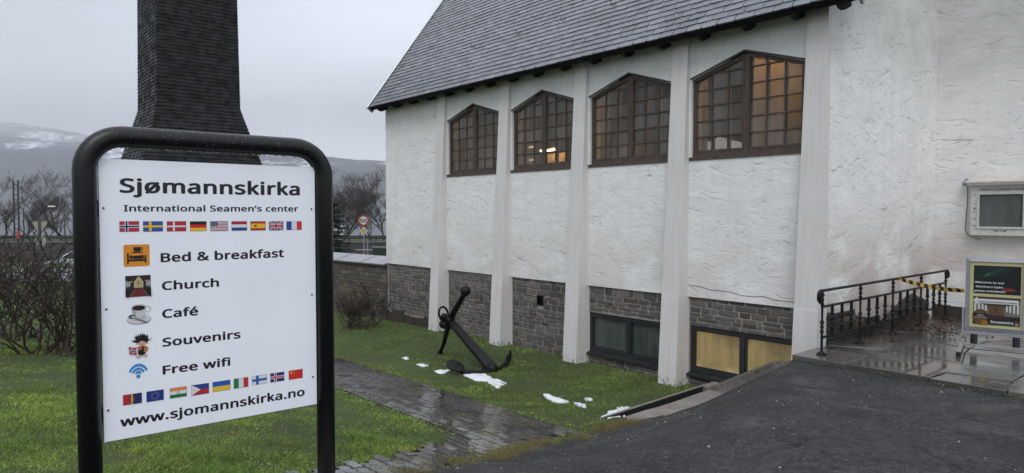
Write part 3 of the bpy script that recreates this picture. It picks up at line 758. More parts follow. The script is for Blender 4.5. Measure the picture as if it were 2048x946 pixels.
# cellar windows
def cellar(a, b, z0, z1, gm, label):
    m = MB(); f_ = .05; c = (a + b) / 2
    m.box(a, a + f_, -.12, -.035, z0, z1); m.box(b - f_, b, -.12, -.035, z0, z1); m.box(a + f_, b - f_, -.121, -.034, z1 - .055, z1); m.box(a + f_, b - f_, -.121, -.034, z0, z0 + .06); m.box(c - .03, c + .03, -.119, -.03, z0 + .06, z1 - .055)
    for (u, v_) in ((a + f_, c - .03), (c + .03, b - f_)):
        m.box(u, u + .025, -.11, -.045, z0 + .06, z1 - .055); m.box(v_ - .025, v_, -.11, -.045, z0 + .06, z1 - .055); m.box(u + .025, v_ - .025, -.11, -.046, z1 - .075, z1 - .055); m.box(u + .025, v_ - .025, -.11, -.046, z0 + .06, z0 + .085)
    wn = m.build('cellar_window', M_bwood, church); wn['label'] = label
    s_ = MB(); s_.hexa([(a - .03, -.05, z0 - .04), (b + .03, -.05, z0 - .04), (b + .03, .05, z0 - .055), (a - .03, .05, z0 - .055), (a - .03, -.05, z0 + .0), (b + .03, -.05, z0), (b + .03, .05, z0 - .025), (a - .03, .05, z0 - .025)]); s_.build('sill', M_bwood, wn)
    for (u, v_) in ((a + .075, c - .055), (c + .055, b - .075)):
        p = MB(); p.box(u, v_, -.085, -.08, z0 + .085, z1 - .075); p.build('pane', gm, wn)
cellar(6.22, 7.90, -.70, -.05, M_glass_dark, 'dark cellar window')
cellar(4.19, 5.88, -.70, -.02, M_lit, 'lit yellowish cellar window')
m = MB()
m.box(9.02, 9.19, -.11, -.10, -.06, .12); v0 = m.build('cellar_vent', M_void, church)
m = MB(); m.box(9.02, 9.035, -.08, 0, -.06, .12); m.box(9.175, 9.19, -.08, 0, -.06, .12); m.box(9.035, 9.175, -.08, -.001, .105, .12); m.box(9.035, 9.175, -.08, -.001, -.06, -.045)
for a in (9.065, 9.10, 9.14): m.tube([(a, -.03, -.05), (a, -.03, .11)], .006, 6)
m.build('grille', M_iron, v0)
# roof
PIT = math.atan2(3.03, 2.25); cp, sp = math.cos(PIT), math.sin(PIT)
def RP(s_, u, n=0.0): return (s_, .35 - u * cp + n * sp, 4.17 + u * sp + n * cp)      # u up the slope, n out of it
m = MB(); S0, S1, UL = 3.42, 14.72, 8.1
m.hexa([RP(S0, 0, -.05), RP(S1, 0, -.05), RP(S1, UL, -.05), RP(S0, UL, -.05), RP(S0, 0, 0), RP(S1, 0, 0), RP(S1, UL, 0), RP(S0, UL, 0)])
tr_, zr_ = RP(0, UL)[1:]
m.hexa([(S0, tr_, zr_ - .05), (S1, tr_, zr_ - .05), (S1, 2 * tr_ - .35, 4.12), (S0, 2 * tr_ - .35, 4.12), (S0, tr_, zr_), (S1, tr_, zr_), (S1, 2 * tr_ - .35, 4.17), (S0, 2 * tr_ - .35, 4.17)])
roof = m.build('roof', M_black, church)
m = MB(); m.hexa([RP(S0 - .005, -.02, -.10), RP(S1, -.02, -.10), RP(S1, .03, -.10), RP(S0 - .005, .03, -.10), RP(S0 - .005, -.02, .004), RP(S1, -.02, .004), RP(S1, .03, -.001), RP(S0 - .005, .03, -.001)])
m.build('eave_board', M_black, roof)
for a, nm in ((S1 + .012, 'barge_board'), (S0 - .012, 'barge_board')):
    m = MB(); b = a + .03 if a > 5 else a - .03
    m.hexa([RP(a, -.06, -.14), RP(b, -.06, -.14), RP(b, UL, -.14), RP(a, UL, -.14), RP(a, -.06, .03), RP(b, -.06, .03), RP(b, UL, .03), RP(a, UL, .03)])
    o = m.build(nm, M_zinc, roof)
    m = MB(); m.tube([RP((a + b) / 2, -.07, .035), RP((a + b) / 2, UL, .035)], .022, 6); m.build('edge_flashing', M_zinc, roof)
def slate_mesh(k):
    r = random.Random(k + 99); m = MB(); wd, ln = .5, 1.0
    j = lambda a: r.uniform(-a, a)
    p0 = (-wd + j(.012), j(.02)); p1 = (wd + j(.012), j(.02)); p2 = (wd, 1.0); p3 = (-wd, 1.0)
    ch = .05 + r.random() * .03
    low = [(p0[0] + ch * .4, p0[1]), (p1[0] - ch * .4 - (ch if k % 4 == 0 else 0), p1[1]), (p1[0], p1[1] + ch + (ch if k % 4 == 0 else 0)), p2, p3, (p0[0], p0[1] + ch)]
    n = len(low); v = [(x, y, (.011 if y < .5 else .001)) for x, y in low] + [(x, y, (.030 + j(.004) if y < .5 else .006)) for x, y in low]
    f = [tuple(range(n))[::-1], tuple(range(n, 2 * n))] + [(i, (i + 1) % n, n + (i + 1) % n, n + i) for i in range(n)]
    me = bpy.data.meshes.new('slate'); me.from_pydata(v, [], f); me.materials.append(M_slate); me.update(); return me, v, f
SL = [slate_mesh(k) for k in range(8)]
EXP, SW = .124, .268
BR = Matrix(((1, 0, 0, 0), (0, -cp, sp, 0), (0, sp, cp, 0), (0, 0, 0, 1)))     # local x,y(up slope),n -> s,t,z ; handedness fixed below
allsl = []
row = 0
while row * EXP < UL - .05:
    u = row * EXP - .03; a = S0 + .004 - (SW / 2 if row % 2 else 0) + random.uniform(-.03, .03)
    while a < S1:
        wd = SW * random.uniform(.86, 1.12); lo, hi = max(a, S0), min(a + wd, S1)
        if hi - lo > .05:
            c = (lo + hi) / 2; q = RP(c, u); P = W(q[0], q[1], q[2]); 
            y = P.y; px = 1024 + FPX * P.x / y; py = 424 - FPX * (P.z - EYE) / y
            vis = 0 < px < 2048 and py > -10
            allsl.append((-(1 / y ** 2) if vis else 1.0 + y, c, u, hi - lo, q))
        a += wd
    row += 1
allsl.sort(key=lambda q: q[0])
rest = MB()
for i, (_, c, u, wd, q) in enumerate(allsl):
    src = SL[random.randrange(8)]
    M4 = Matrix.Translation(q) @ BR @ Matrix.Rotation(random.uniform(-.02, .02), 4, 'Z') @ Matrix.Rotation(random.uniform(-.012, .012), 4, 'Y') @ Matrix.Diagonal((wd - .011, .235 + random.uniform(-.008, .008), 1, 1))
    if i < 299:
        o = bpy.data.objects.new('slate', src[0]); col.objects.link(o); o.parent = roof; o.matrix_local = M4
    else: rest.add([tuple(M4 @ Vector(p)) for p in src[1]], src[2])
o = rest.build('slates', M_slate, roof); o['kind'] = 'stuff'
for i in range(17):
    a = 3.52 + .68 * i + (.12 if i == 0 else 0)
    m = MB(); m.prism([(.31, 4.12), (.30, 4.055), (.20, 4.04), (.08, 4.10), (.08, 4.40)], lambda p: (a - .045 + (.015 if p[1] < 4.08 else 0), p[0], p[1]), lambda p: (a + .045 - (.015 if p[1] < 4.08 else 0), p[0], p[1]))
    m.build('rafter_tail', M_black, roof)
# snow hooks on the slates (image positions of the curved iron hooks)
for (hx, hy) in ((806, 136), (871, 118), (948, 98), (1038, 72), (1128, 45), (1228, 14)):
    r = at(hx, hy, 1.0) - Vector((0, 0, EYE)); 
    # intersect the view ray with the roof plane: t = .35 - u cp ; z = 4.17 + u sp
    a_ = nv[0] * r.x + nv[1] * r.y; k = (D - .35 + (EYE - 4.17) / sp * cp * 1.0) ; 
    # D - k*a = .35 - ((EYE + k rz - 4.17)/sp) cp
    kk = (D - .35 + (EYE - 4.17) * cp / sp) / (a_ - r.z * cp / sp)
    s_ = kk * (dv[0] * r.x + dv[1] * r.y); u = (EYE + kk * r.z - 4.17) / sp
    m = MB(); m.tube([RP(s_, u + .12, .02), RP(s_, u + .02, .035), RP(s_ - .01, u - .04, .07), RP(s_ - .015, u - .02, .11), RP(s_ - .015, u + .05, .13)], .006, 5); m.build('snow_hook', M_iron, roof)
# gable walls, far side and floor of the nave
TG = -.26
def gable(mb, s0, s1):
    mb.prism([(-.0 + TG, -1.4), (-.0 + TG, 4.55), (tr_, zr_ - .12), (2 * tr_, 4.55), (2 * tr_, -1.4)], lambda p: (s0, p[0], p[1]), lambda p: (s1, p[0], p[1]))
m = MB(); gable(m, 14.30, 14.549); m.build('far_gable_wall', M_plaster, church)
TG = 0.0
m = MB(); gable(m, 3.87, 4.12)
gw = m.build('side_wall', M_plaster2, church)
m = MB(); tb = 2 * tr_
nb = []
for k in range(4):
    wl, wr_ = PS[k] - .03, PS[k + 1] + .31; c = (wl + wr_) / 2
    extr(m, [(PS[k + 1], 0), (PS[k] + .01, 0), (PS[k] + .01, 2.44), (PS[k + 1], 2.44)], tb, tb + .2)
    extr(m, [(PS[k + 1], 2.44), (wr_, 2.44), (wr_, 3.56), (c, 3.83), (wl, 3.56), (wl, 2.44), (PS[k] + .01, 2.44), (PS[k] + .01, 4.6), (PS[k + 1], 4.6)], tb, tb + .2)
m.box(12.0, 14.5, tb, tb + .2, 0, 4.6)
M_inner = mat('brown_interior_boards', (.16, .105, .062), .7, vary=.3, vscale=5)
m.build('far_side_wall', M_inner, church)
m = MB(); m.box(4.13, 14.29, tb + .21, -.26, 1.3, 1.4); m.build('nave_floor', M_inner, church)
m = MB()
m.box(4.121, 4.14, -2.6, -.26, 1.41, 4.3)
for k in range(1, 4): m.box(PS[k] - .02, PS[k] + .30, -.42, -.26, 1.41, 4.4)
m.box(4.72, 5.62, -1.32, -1.25, 1.41, 4.3); m.box(9.0, 9.9, -3.2, -3.1, 1.41, 3.1); m.box(6.9, 7.5, -1.9, -1.8, 1.41, 2.9)  # first box is a wall added to look warm-lit through the nearest window
m.build('posts_and_lit_wall', mat('pale_interior_wood', (.40, .31, .19), .6, vary=.2), church)
m = MB(); m.box(4.13, 14.29, tb + .21, -.26, 4.62, 4.66); m.build('inner_ceiling', M_inner, church)
mlamp = bpy.data.materials.new('warm_fill_lamp'); mlamp.use_nodes = True; q = NT(mlamp.node_tree); q.n.clear()
e = q.node('ShaderNodeEmission', {}, Color=(1.0, .70, .36, 1), Strength=36.0); q.node('ShaderNodeOutputMaterial', {}, Surface=e.outputs[0])
mlamp2 = bpy.data.materials.new('warm_tube_lamp'); mlamp2.use_nodes = True; q = NT(mlamp2.node_tree); q.n.clear()
e = q.node('ShaderNodeEmission', {}, Color=(1.0, .66, .32, 1), Strength=2.2); q.node('ShaderNodeOutputMaterial', {}, Surface=e.outputs[0])
for (a, b, z, L, wd_) in ((11.0, -1.6, 3.05, .32, .05), (11.0, -1.6, 2.77, .32, .05), (10.62, -1.9, 3.02, .10, .05), (10.15, -1.5, 2.93, .5, .06), (4.75, -.75, 4.36, .8, .12), (5.75, -.65, 4.36, .5, .12), (7.0, -.9, 4.36, .5, .12), (9.0, -.8, 4.36, .4, .1), (11.0, -2.0, 4.4, .3, .1)):
    m = MB(); m.box(a, a + L, b, b + wd_, z, z + .035); m.build('nave_lamp_or_fill', mlamp2 if z < 4 and b != -1.5 else mlamp, church)  # those up by the ceiling are unseen, added to warm the windows
m = MB(); m.box(10.1, 10.7, -1.75, -1.70, 2.58, 2.90); m.build('glow_panel', mat('glow_panel_warm', (.7, .5, .25), .6), church)  # added panel, its warm colour stands for a lit glow in the nave
# stones and bare patches at the foot of the side wall (s = 3.87)
side = MB()
side.add([(3.866, 0.0, -.2), (3.866, -1.75, -.2), (3.866, -1.75, .12), (3.866, -.9, .27), (3.866, 0.0, .40)], [(0, 1, 2, 3, 4)])
sb = side.build('side_base_wall', M_mortar_dark, church)
z = -.05
while z < .38:
    h = random.uniform(.06, .095); tpos = 0.02
    while tpos > -1.75:
        L = random.uniform(.25, .6); lim = .40 + tpos * .155
        if z + h * .7 < lim:
            M4 = Matrix.Translation((3.868, tpos - L / 2, z + h / 2)) @ Matrix.Rotation(math.pi / 2, 4, 'Z') @ Matrix.Diagonal((L - .012, .03, h - .008, 1))
            o = bpy.data.objects.new('stone', random.choice(SMD)[0]); col.objects.link(o); o.parent = sb; o.matrix_local = M4
        tpos -= L
    z += h
m = MB(); out = [(-1.68, -.05), (-1.62, .13), (-1.85, .17), (-2.05, .25), (-2.3, .32), (-2.6, .40), (-2.85, .42), (-3.05, .36), (-3.3, .30), (-3.52, .24), (-3.4, .12), (-3.55, .02), (-3.5, -.05)]
ctr = (-2.6, .15)
def rn(p, k): return (3.862 - k, ctr[0] + (p[0] - ctr[0]) * (1 - k * 3), ctr[1] + (p[1] - ctr[1]) * (1 - k * 3))
n = len(out); m.add([rn(p, 0) for p in out] + [rn(p, .05 + random.uniform(0, .03)) for p in out] + [rn(((p[0] - ctr[0]) * .5 + ctr[0], (p[1] - ctr[1]) * .5 + ctr[1]), .06 + random.uniform(0, .04)) for p in out] + [(3.78, ctr[0], ctr[1])],
    [(i, (i + 1) % n, n + (i + 1) % n, n + i) for i in range(n)] + [(n + i, n + (i + 1) % n, 2 * n + (i + 1) % n, 2 * n + i) for i in range(n)] + [(2 * n + i, 2 * n + (i + 1) % n, 3 * n) for i in range(n)])
m.build('bare_stone_patch', mat('bare_brown_stone', (.05, .042, .036), .85, vary=.4, vscale=5, bump=1.0, bscale=18), church)
m = MB(); m.box(3.80, 3.855, -1.30, -1.0, .03, .14); m.build('cellar_opening', M_void, church)
# wing behind the porch
WT = -3.72
m = MB(); m.box(-6, 3.869, WT - .3, WT, .17, 7.2); m.build('wing_wall', M_plaster2, church)
m = MB()
for a in np.arange(-6, 3.86, .31): m.box(a + .003, min(3.869, a + .307), WT - .3, WT + random.uniform(.01, .03), -.2, .17 + random.uniform(-.015, .015))
m.build('wing_base', M_footing, church)
# ================================================================== PORCH
porch = bpy.data.objects.new('porch', None); col.objects.link(porch); porch.location = W(0, 0, 0); porch.rotation_euler = (0, 0, TH); porch['kind'] = 'structure'
m = MB(); m.box(-6, 3.80, WT + .02, .90, -.6, -.035); m.build('porch_bed', M_footing, porch)
na, nb_ = 15, 9
grid = {}
for i in range(na + 1):
    for j in range(nb_ + 1):
        a = 3.83 - (9.83 * (i / na)); b = .95 - (4.66 * (j / nb_))
        if 0 < i < na: a += random.uniform(-.18, .18)
        if 0 < j < nb_: b += random.uniform(-.14, .14)
        grid[i, j] = (a, b)
for i in range(na):
    for j in range(nb_):
        q = [grid[i, j], grid[i + 1, j], grid[i + 1, j + 1], grid[i, j + 1]]
        cx = sum(p[0] for p in q) / 4; cy = sum(p[1] for p in q) / 4; pts = []
        for k in range(4):
            p, r = q[k], q[(k + 1) % 4]
            def sh(p): 
                dd = math.hypot(p[0] - cx, p[1] - cy); f_ = 1 - .007 / dd; return (cx + (p[0] - cx) * f_, cy + (p[1] - cy) * f_)
            pts.append(sh(p)); mid = ((p[0] + r[0]) / 2 + random.uniform(-.012, .012), (p[1] + r[1]) / 2 + random.uniform(-.012, .012)); pts.append(sh(mid))
        tz = random.uniform(-.004, .004); ta, tb2 = random.uniform(-.006, .006), random.uniform(-.006, .006)
        fz = lambda p: tz + (p[0] - cx) * ta + (p[1] - cy) * tb2
        m = MB(); n = 8
        m.add([(p[0], p[1], -.06) for p in pts] + [(p[0], p[1], fz(p) - .006) for p in pts] + [(cx + (p[0] - cx) * .985, cy + (p[1] - cy) * .985, fz(p)) for p in pts],
              [(k, n + k, n + (k + 1) % n, (k + 1) % n) for k in range(n)] + [(n + k, 2 * n + k, 2 * n + (k + 1) % n, n + (k + 1) % n) for k in range(n)] + [tuple(range(2 * n, 3 * n))[::-1]])
        m.build('flagstone', M_flag, porch)
m = MB()
for a in np.arange(-6, 3.8, .33):
    m.box(a, min(a + .32, 3.79), .87, .90 + random.uniform(0, .02), -.5, -.065)
for b in np.arange(-.2, .85, .25): m.box(3.76, 3.80 + random.uniform(0, .015), b, b + .24, -.9, -.065)
m.build('porch_edge', M_stone_dark, porch)
# ------------------------------------------------------------------ railing
RS = 3.60; RT = [.70, -.33, -1.36, -2.39, -3.42]
rail = st_empty('railing', RS, .7, 0, 'black wrought iron railing with turned balusters on the wet porch', 'railing')
def L_(s_, t_, z): return (s_ - RS, t_ - .7, z)
def spindle(zb, zt, knots, r=.0125):
    pr = [(r, zb)]
    for z in knots: pr += [(r, z - .075), (.026, z - .052), (.012, z - .03), (.021, z - .008), (.021, z + .006), (.012, z + .028), (.028, z + .046), (.012, z + .085)]
    pr += [(r, zt)]; return pr
for i, t_ in enumerate(RT):
    m = MB(); c = L_(RS, t_, 0)
    m.lathe(c, [(.06, 0), (.06, .012), (.035, .03), (.020, .045)] + spindle(.05, .735, [.33, .645], .0145)[0:], 8)
    m.build('post', M_iron, rail)
    if i < 4:
        for j in (1, 2, 3):
            m = MB(); tt = t_ - 1.03 * j / 4
            m.lathe(L_(RS, tt, 0), [(.019, .205), (.019, .28), (.030, .30), (.012, .322), (.021, .345), (.021, .358), (.012, .38), (.030, .405), (.019, .44), (.019, .56)], 8); m.build('baluster', M_iron, rail)
for z, r in ((.56, .010), (.205, .010)):
    m = MB(); m.box(-.018, .018, -4.12, 0, z - r, z + r); m.build('cross_rail', M_iron, rail)
m = MB(); prof = [(-.020, 0), (.020, 0), (.026, .012), (.018, .024), (-.018, .024), (-.026, .012)]
m.prism(prof, lambda p: (p[0], -4.15, .735 + p[1]), lambda p: (p[0], .02, .735 + p[1])); m.build('handrail', M_iron, rail)
m = MB(); m.tube([(0, .02, .745), (0, .055, .738), (0, .075, .715), (0, .078, .68), (0, .07, .64), (0, .05, .618), (0, .03, .62)], [.022, .024, .026, .028, .028, .022, .012], 8)
m.tube([(0, -4.15, .745), (0, -4.19, .735), (0, -4.205, .70), (0, -4.2, .65), (0, -4.17, .63)], [.022, .024, .028, .028, .015], 8); m.build('scroll_end', M_iron, rail)
# ------------------------------------------------------------------ poster stand
SX = math.atan2(-.589, .808)
stp = Vector((5.467, 8.2, 0.0))
stand = empty('poster_stand', stp, SX, 'aluminium poster stand with two posters on the wet porch', 'poster stand')
PWID, PZ0, PZ1 = .60, .235, 1.105
m = MB(); fw = .045
for y0, y1 in ((-.02, .012),):
    m.prism([(0, PZ0), (fw, PZ0 + fw), (fw, PZ1 - fw), (0, PZ1)], lambda p: (p[0], -.02 if p[0] else -.012, p[1]), lambda p: (p[0], .012, p[1]))
    m.prism([(PWID, PZ0), (PWID, PZ1), (PWID - fw, PZ1 - fw), (PWID - fw, PZ0 + fw)], lambda p: (p[0], -.012 if p[0] == PWID else -.02, p[1]), lambda p: (p[0], .012, p[1]))
    m.prism([(0, PZ1), (fw, PZ1 - fw), (PWID - fw, PZ1 - fw), (PWID, PZ1)], lambda p: (p[0], -.012 if p[1] == PZ1 else -.02, p[1]), lambda p: (p[0], .012, p[1]))
    m.prism([(0, PZ0), (PWID, PZ0), (PWID - fw, PZ0 + fw), (fw, PZ0 + fw)], lambda p: (p[0], -.012 if p[1] == PZ0 else -.02, p[1]), lambda p: (p[0], .012, p[1]))
m.build('snap_frame', M_alu, stand)
m = MB(); m.box(-.028, -.006, -.02, .02, .20, .50); m.box(PWID + .006, PWID + .028, -.02, .02, .20, .50); m.box(-.028, PWID + .028, -.021, .021, .19, .222); m.build('cradle', M_alu, stand)
for a in (.06, PWID - .13):
    m = MB(); m.lathe((a + .035, .0, .075), [(.036, 0), (.037, .02), (.036, .04), (.037, .06), (.036, .08), (.036, .115)], 14); m.build('spring', mat('black_rubber', (.012, .012, .013), .5), stand)
m = MB(); m.box(-.03, PWID + .03, -.02, .02, .045, .073); m.build('base_bar', M_alu, stand)
for a in (-.05, PWID + .03):
    m = MB(); m.box(a, a + .04, -.55, .55, .015, .045); m.build('foot', M_alu, stand)
    m = MB(); m.box(a - .003, a + .043, -.60, -.55, .0, .05); m.box(a - .003, a + .043, .55, .60, 0, .05); m.build('foot_cap', M_ink, stand)
pb = Print(fw, PZ0 + fw, PWID - fw, PZ1 - fw, -.004); pb.rect(0, 0, 1, 1, (196, 190, 140)); pp = pb.build('backing_sheet', stand)
hgt = PZ1 - PZ0 - 2 * fw; wdt = PWID - 2 * fw
x0, x1 = fw + .035, PWID - fw - .02
a1, a0 = PZ1 - fw - .045, PZ1 - fw - .045 - .335
p = Print(x0, a0, x1, a1, -.006)
p.rect(0, 0, 1, 1, (10, 20, 20)); p.poly([(.05, .5), (.4, .6), (.9, .75), (1, .95), (.3, 1), (.0, .9)], (14, 36, 32)); p.poly([(.2, .56), (.45, .68), (.62, .86), (.5, .9), (.3, .72), (.18, .6)], (22, 60, 48)); p.poly([(.22, .62), (.30, .64), (.36, .78), (.28, .72)], (45, 110, 80))
p.poly([(.62, .5), (.8, .9), (1, 1), (1, .1), (.8, .2)], (8, 12, 14)); p.poly([(.60, .16), (.68, .26), (.82, .24), (.92, .2), (.88, .12), (.6, .12)], (96, 34, 24)); p.rect(.62, .13, .86, .17, (150, 60, 40)); p.build('poster', stand)
lw = ink((240, 240, 240))
lettering('Welcome to our', x0 + .01, x0 + .30, a0 + .125, .026, -.0125, lw, stand, .02)
lettering('Northern light', x0 + .025, x0 + .285, a0 + .073, .026, -.0125, lw, stand, .02)
lettering('photo exhibition', x0 + .01, x0 + .31, a0 + .022, .026, -.0125, lw, stand, .02)
b1_, b0 = a0 - .035, PZ0 + fw + .035
p = Print(x0, b0, x1, b1_, -.006)
p.rect(0, 0, 1, 1, (58, 50, 44)); p.poly([(0, .9), (.33, .62), (.33, .35), (0, .1)], (120, 118, 112)); p.poly([(1, .9), (.67, .62), (.67, .35), (1, .1)], (112, 110, 106))
for a in (.03, .11, .19, .26): p.rect(a, .42 + a * .3, a + .035, .78 - a * .3, (215, 215, 210)); p.rect(1 - a - .035, .42 + a * .3, 1 - a, .78 - a * .3, (215, 215, 210))
p.rect(.33, .35, .67, .68, (96, 72, 56)); p.rect(.49, .42, .51, .66, (20, 16, 14)); p.rect(.44, .56, .56, .58, (20, 16, 14))
p.rect(0, 0, 1, .33, (22, 22, 24)); p.poly([(.28, .33), (.72, .33), (.8, .2), (.2, .2)], (50, 36, 32)); p.poly([(.5, 0), (1, 0), (1, .12), (.6, .1)], (20, 60, 50))
p.poly([(0, .86), (.09, 1), (.09, .92), (.96, .92), (.96, .76), (.09, .76), (.09, .7)], (214, 216, 216))
p.ell(.16, .26, .17, .28, (84, 56, 30), n=22); p.ell(.16, .25, .14, .23, (106, 72, 36), n=22); p.rect(.0, .22, .32, .40, (26, 22, 20)); p.ell(.25, .06, .08, .09, (150, 110, 40), n=12)
p.ell(.93, .1, .06, .09, (70, 60, 64), n=12); p.ell(.93, .06, .035, .05, (190, 130, 110), n=12); p.build('poster', stand)
hB = b1_ - b0; wB = x1 - x0
lettering('International Seamen´s center', x0 + wB * .10, x0 + wB * .93, b0 + hB * .80, .018, -.0135, ink((30, 30, 34)), stand, .03)
lettering('Souvenirs', x0 + wB * .38, x0 + wB * .86, b0 + hB * .07, .036, -.0135, lw, stand, .02)
lettering('Try our', x0 + wB * .10, x0 + wB * .22, b0 + hB * .345, .010, -.0138, lw, stand, .02)
lettering('wonderful', x0 + wB * .08, x0 + wB * .25, b0 + hB * .29, .010, -.0138, lw, stand, .02)
lettering('Norwegian waffles', x0 + wB * .015, x0 + wB * .305, b0 + hB * .235, .010, -.0138, lw, stand, .02)
# ------------------------------------------------------------------ barrier tape from the handrail to the stand
t0 = W(RS, -1.53, .745); t1 = stp + Vector((0, .0, .70)) + Vector((math.cos(SX), math.sin(SX), 0)) * -.01
tape = empty('barrier_tape', (t0 + t1) / 2 * 1.0, 0, 'black and yellow striped barrier tape tied from the iron railing to the poster stand', 'tape')
n = 34; m = MB(); dirx = (t1 - t0); hx = Vector((dirx.x, dirx.y, 0)).normalized()
for i in range(n):
    def edge(u, v_):
        sag = -.10 * u * (1 - u) * 1.2; ww = .026 * min(1, .25 + u * 6)
        tw = .35 * math.sin(u * 5.0)
        c = t0.lerp(t1, u) + Vector((0, 0, sag)); return c + Vector((-hx.y * math.sin(tw), hx.x * math.sin(tw), math.cos(tw))) * ww * (v_) - tape.location
    u0, u1 = i / n, (i + 1) / n; sl_ = .6 / n
    m.mi = (i // 2) % 2
    sk = .018
    m.add([edge(u0 + (sk if i else 0), -1), edge(min(1, u1 + sk), -1), edge(u1 - (0 if i < n - 1 else 0), 1), edge(u0, 1)], [(0, 1, 2, 3)])
tp = m.build('striped_band', [mat('tape_yellow', (.62, .40, .06), .35), mat('tape_black', (.012, .012, .012), .35)], tape)
m = MB(); m.ball(t0 + Vector((0, 0, .005)) - tape.location, .022, 8); m.tube([t0 - tape.location + Vector((0, 0, -.02)), t0 - tape.location + Vector((-.03, -.01, -.005)), t0 - tape.location + Vector((-.06, -.02, -.02))], [.01, .012, .004], 5); m.build('knot', MATS['tape_yellow'], tape)
# ------------------------------------------------------------------ notice case and lamp on the wing wall
CX = TH - math.pi
def wing(s_, z): return W(s_, WT, z)
case = empty('notice_case', wing(3.335, 1.30), CX, 'weathered white wooden notice case with small pitched roof on the plaster wing wall', 'notice case')
cw_, chh = .77, .78
M_wp = mat('flaking_white_paint', (.56, .57, .53), .65, vary=.14, vscale=14, bump=.5, bscale=60)
m = MB(); dep = -.14
m.box(0, .10, dep, 0, 0, chh); m.box(cw_ - .10, cw_, dep, 0, 0, chh); m.box(.10, cw_ - .10, dep, 0, 0, .13); m.box(.10, cw_ - .10, dep, 0, chh - .17, chh); m.box(.10, cw_ - .10, -.03, 0, .13, chh - .17)
cb = m.build('cabinet', M_wp, case)
m = MB(); m.box(.085, .115, dep - .015, dep, .10, chh - .14); m.box(cw_ - .115, cw_ - .085, dep - .015, dep, .10, chh - .14); m.box(.115, cw_ - .115, dep - .015, dep, .10, .125); m.box(.115, cw_ - .115, dep - .015, dep, chh - .165, chh - .14); m.build('door_frame', M_wp, case)
m = MB(); m.box(.115, cw_ - .115, -.035, -.031, .13, chh - .17); m.build('felt_board', mat('grey_felt', (.34, .36, .35), .9, vary=.15), case)
m = MB(); m.box(.112, cw_ - .112, dep + .02, dep + .024, .128, chh - .168); m.build('pane', M_glass_case, case)
M_pk = mat('pinkish_roof_sheet', (.55, .50, .48), .6, vary=.15, vscale=10)
m = MB(); m.hexa([(-.05, dep - .09, chh + .005), (cw_ + .05, dep - .09, chh + .005), (cw_ + .0, .0, chh + .105), (0, .0, chh + .105), (-.05, dep - .09, chh + .025), (cw_ + .05, dep - .09, chh + .025), (cw_ + .0, 0, chh + .13), (0, 0, chh + .13)]); m.build('roof', M_pk, case)
m = MB(); nn = 19
for i in range(nn):
    a = -.04 + (cw_ + .08) * i / nn; wv = (cw_ + .08) / nn
    m.prism([(a, chh + .004), (a, chh - .018), (a + wv * .5, chh - .034), (a + wv, chh - .018), (a + wv, chh + .004)], lambda p: (p[0], dep - .075, p[1]), lambda p: (p[0], dep - .065, p[1]))
m.build('scalloped_trim', M_wp, case)
lettering('SVENSKA SJÖMANSKYRKAN', .115, cw_ - .115, chh - .115, .052, dep - .002, mat('faded_letter', (.07, .07, .065), .7), case, .012)
p = Print(0, 0, 1, 1, dep - .001); cc = (45, 45, 44)
for z in (.60, .47, .35, .24, .14):
    for (du, dz) in ((0, .014), (-.016, 0), (.016, 0)): p.ell(.045 + du, z + dz, .008, .005, cc, n=8)
p.ell(.05, .535 - .13, .013, .013, (40, 44, 90), n=12)
for sg in (-1, 1): p.poly([(cw_ / 2 + sg * .02, .065), (cw_ / 2 + sg * .05, .058), (cw_ / 2 + sg * .10, .085), (cw_ / 2 + sg * .05, .075)], cc)
p.ell(cw_ / 2, .07, .008, .008, cc, n=8); p.build('painted_ornament', case)
wl_ = empty('wall_lamp', wing(3.43, 2.10), CX, 'small metal wall lamp with cable beside the notice case', 'lamp')
m = MB(); m.tube([(0, 0, .05), (0, -.06, .06), (0, -.07, .03)], .012, 7); m.build('bracket', M_galv, wl_)
m = MB(); m.lathe((0, -.075, -.05), [(.02, 0), (.045, .015), (.05, .04), (.03, .07), (.018, .09)], 10); m.build('lamp_head', M_galv, wl_)
m = MB(); m.tube([(0.01, -.01, -.03), (.012, -.01, -.3), (.0, -.012, -.55), (-.005, -.012, -.72), (.03, -.012, -.80), (.10, -.012, -.84), (.2, -.01, -.87)], .006, 5); m.build('cable', mat('brown_cable', (.16, .11, .09), .7), wl_)
# ================================================================== INFORMATION SIGN
SA = math.atan2(1365, 1725); sdir = Vector((math.cos(SA), math.sin(SA), 0))
SL0 = at(203, 600, 3.10); SL0.z = 0
def SP(px, py):                            # photo pixel -> (a, z) in the sign's plane
    r = at(px, py, 1.0) - Vector((0, 0, EYE)); nn = Vector((-sdir.y, sdir.x, 0))
    k = SL0.dot(nn) / r.dot(nn); P = r * k; return ((P - SL0).dot(sdir), EYE + P.z)
sign = empty('information_sign', SL0, SA, 'large white information sign in a black steel tube frame with flags and lettering', 'sign')
aL, aR = SP(202, 600)[0] - .0, SP(631, 600)[0]
zT, zB = SP(202, 317)[1], SP(205, 885)[1]
pL = SP(174, 600)[0]; pR = SP(649.5, 600)[0]; tR = .0485
zTop = SP(420, 284)[1]
br = .16
pts = [(pL, .0, -.35), (pL, 0, zTop - br)]
for i in range(1, 9): a = math.pi / 2 * i / 8; pts.append((pL + br - br * math.cos(a), 0, zTop - br + br * math.sin(a)))
for i in range(0, 9): a = math.pi / 2 * i / 8; pts.append((pR - br + br * math.sin(a), 0, zTop - br + br * math.cos(a)))
pts.append((pR, 0, -.6))
m = MB(); m.tube(pts, tR, 24); m.build('tube_frame', M_tubeblack, sign, True)
m = MB(); rs_ = random.Random(5)
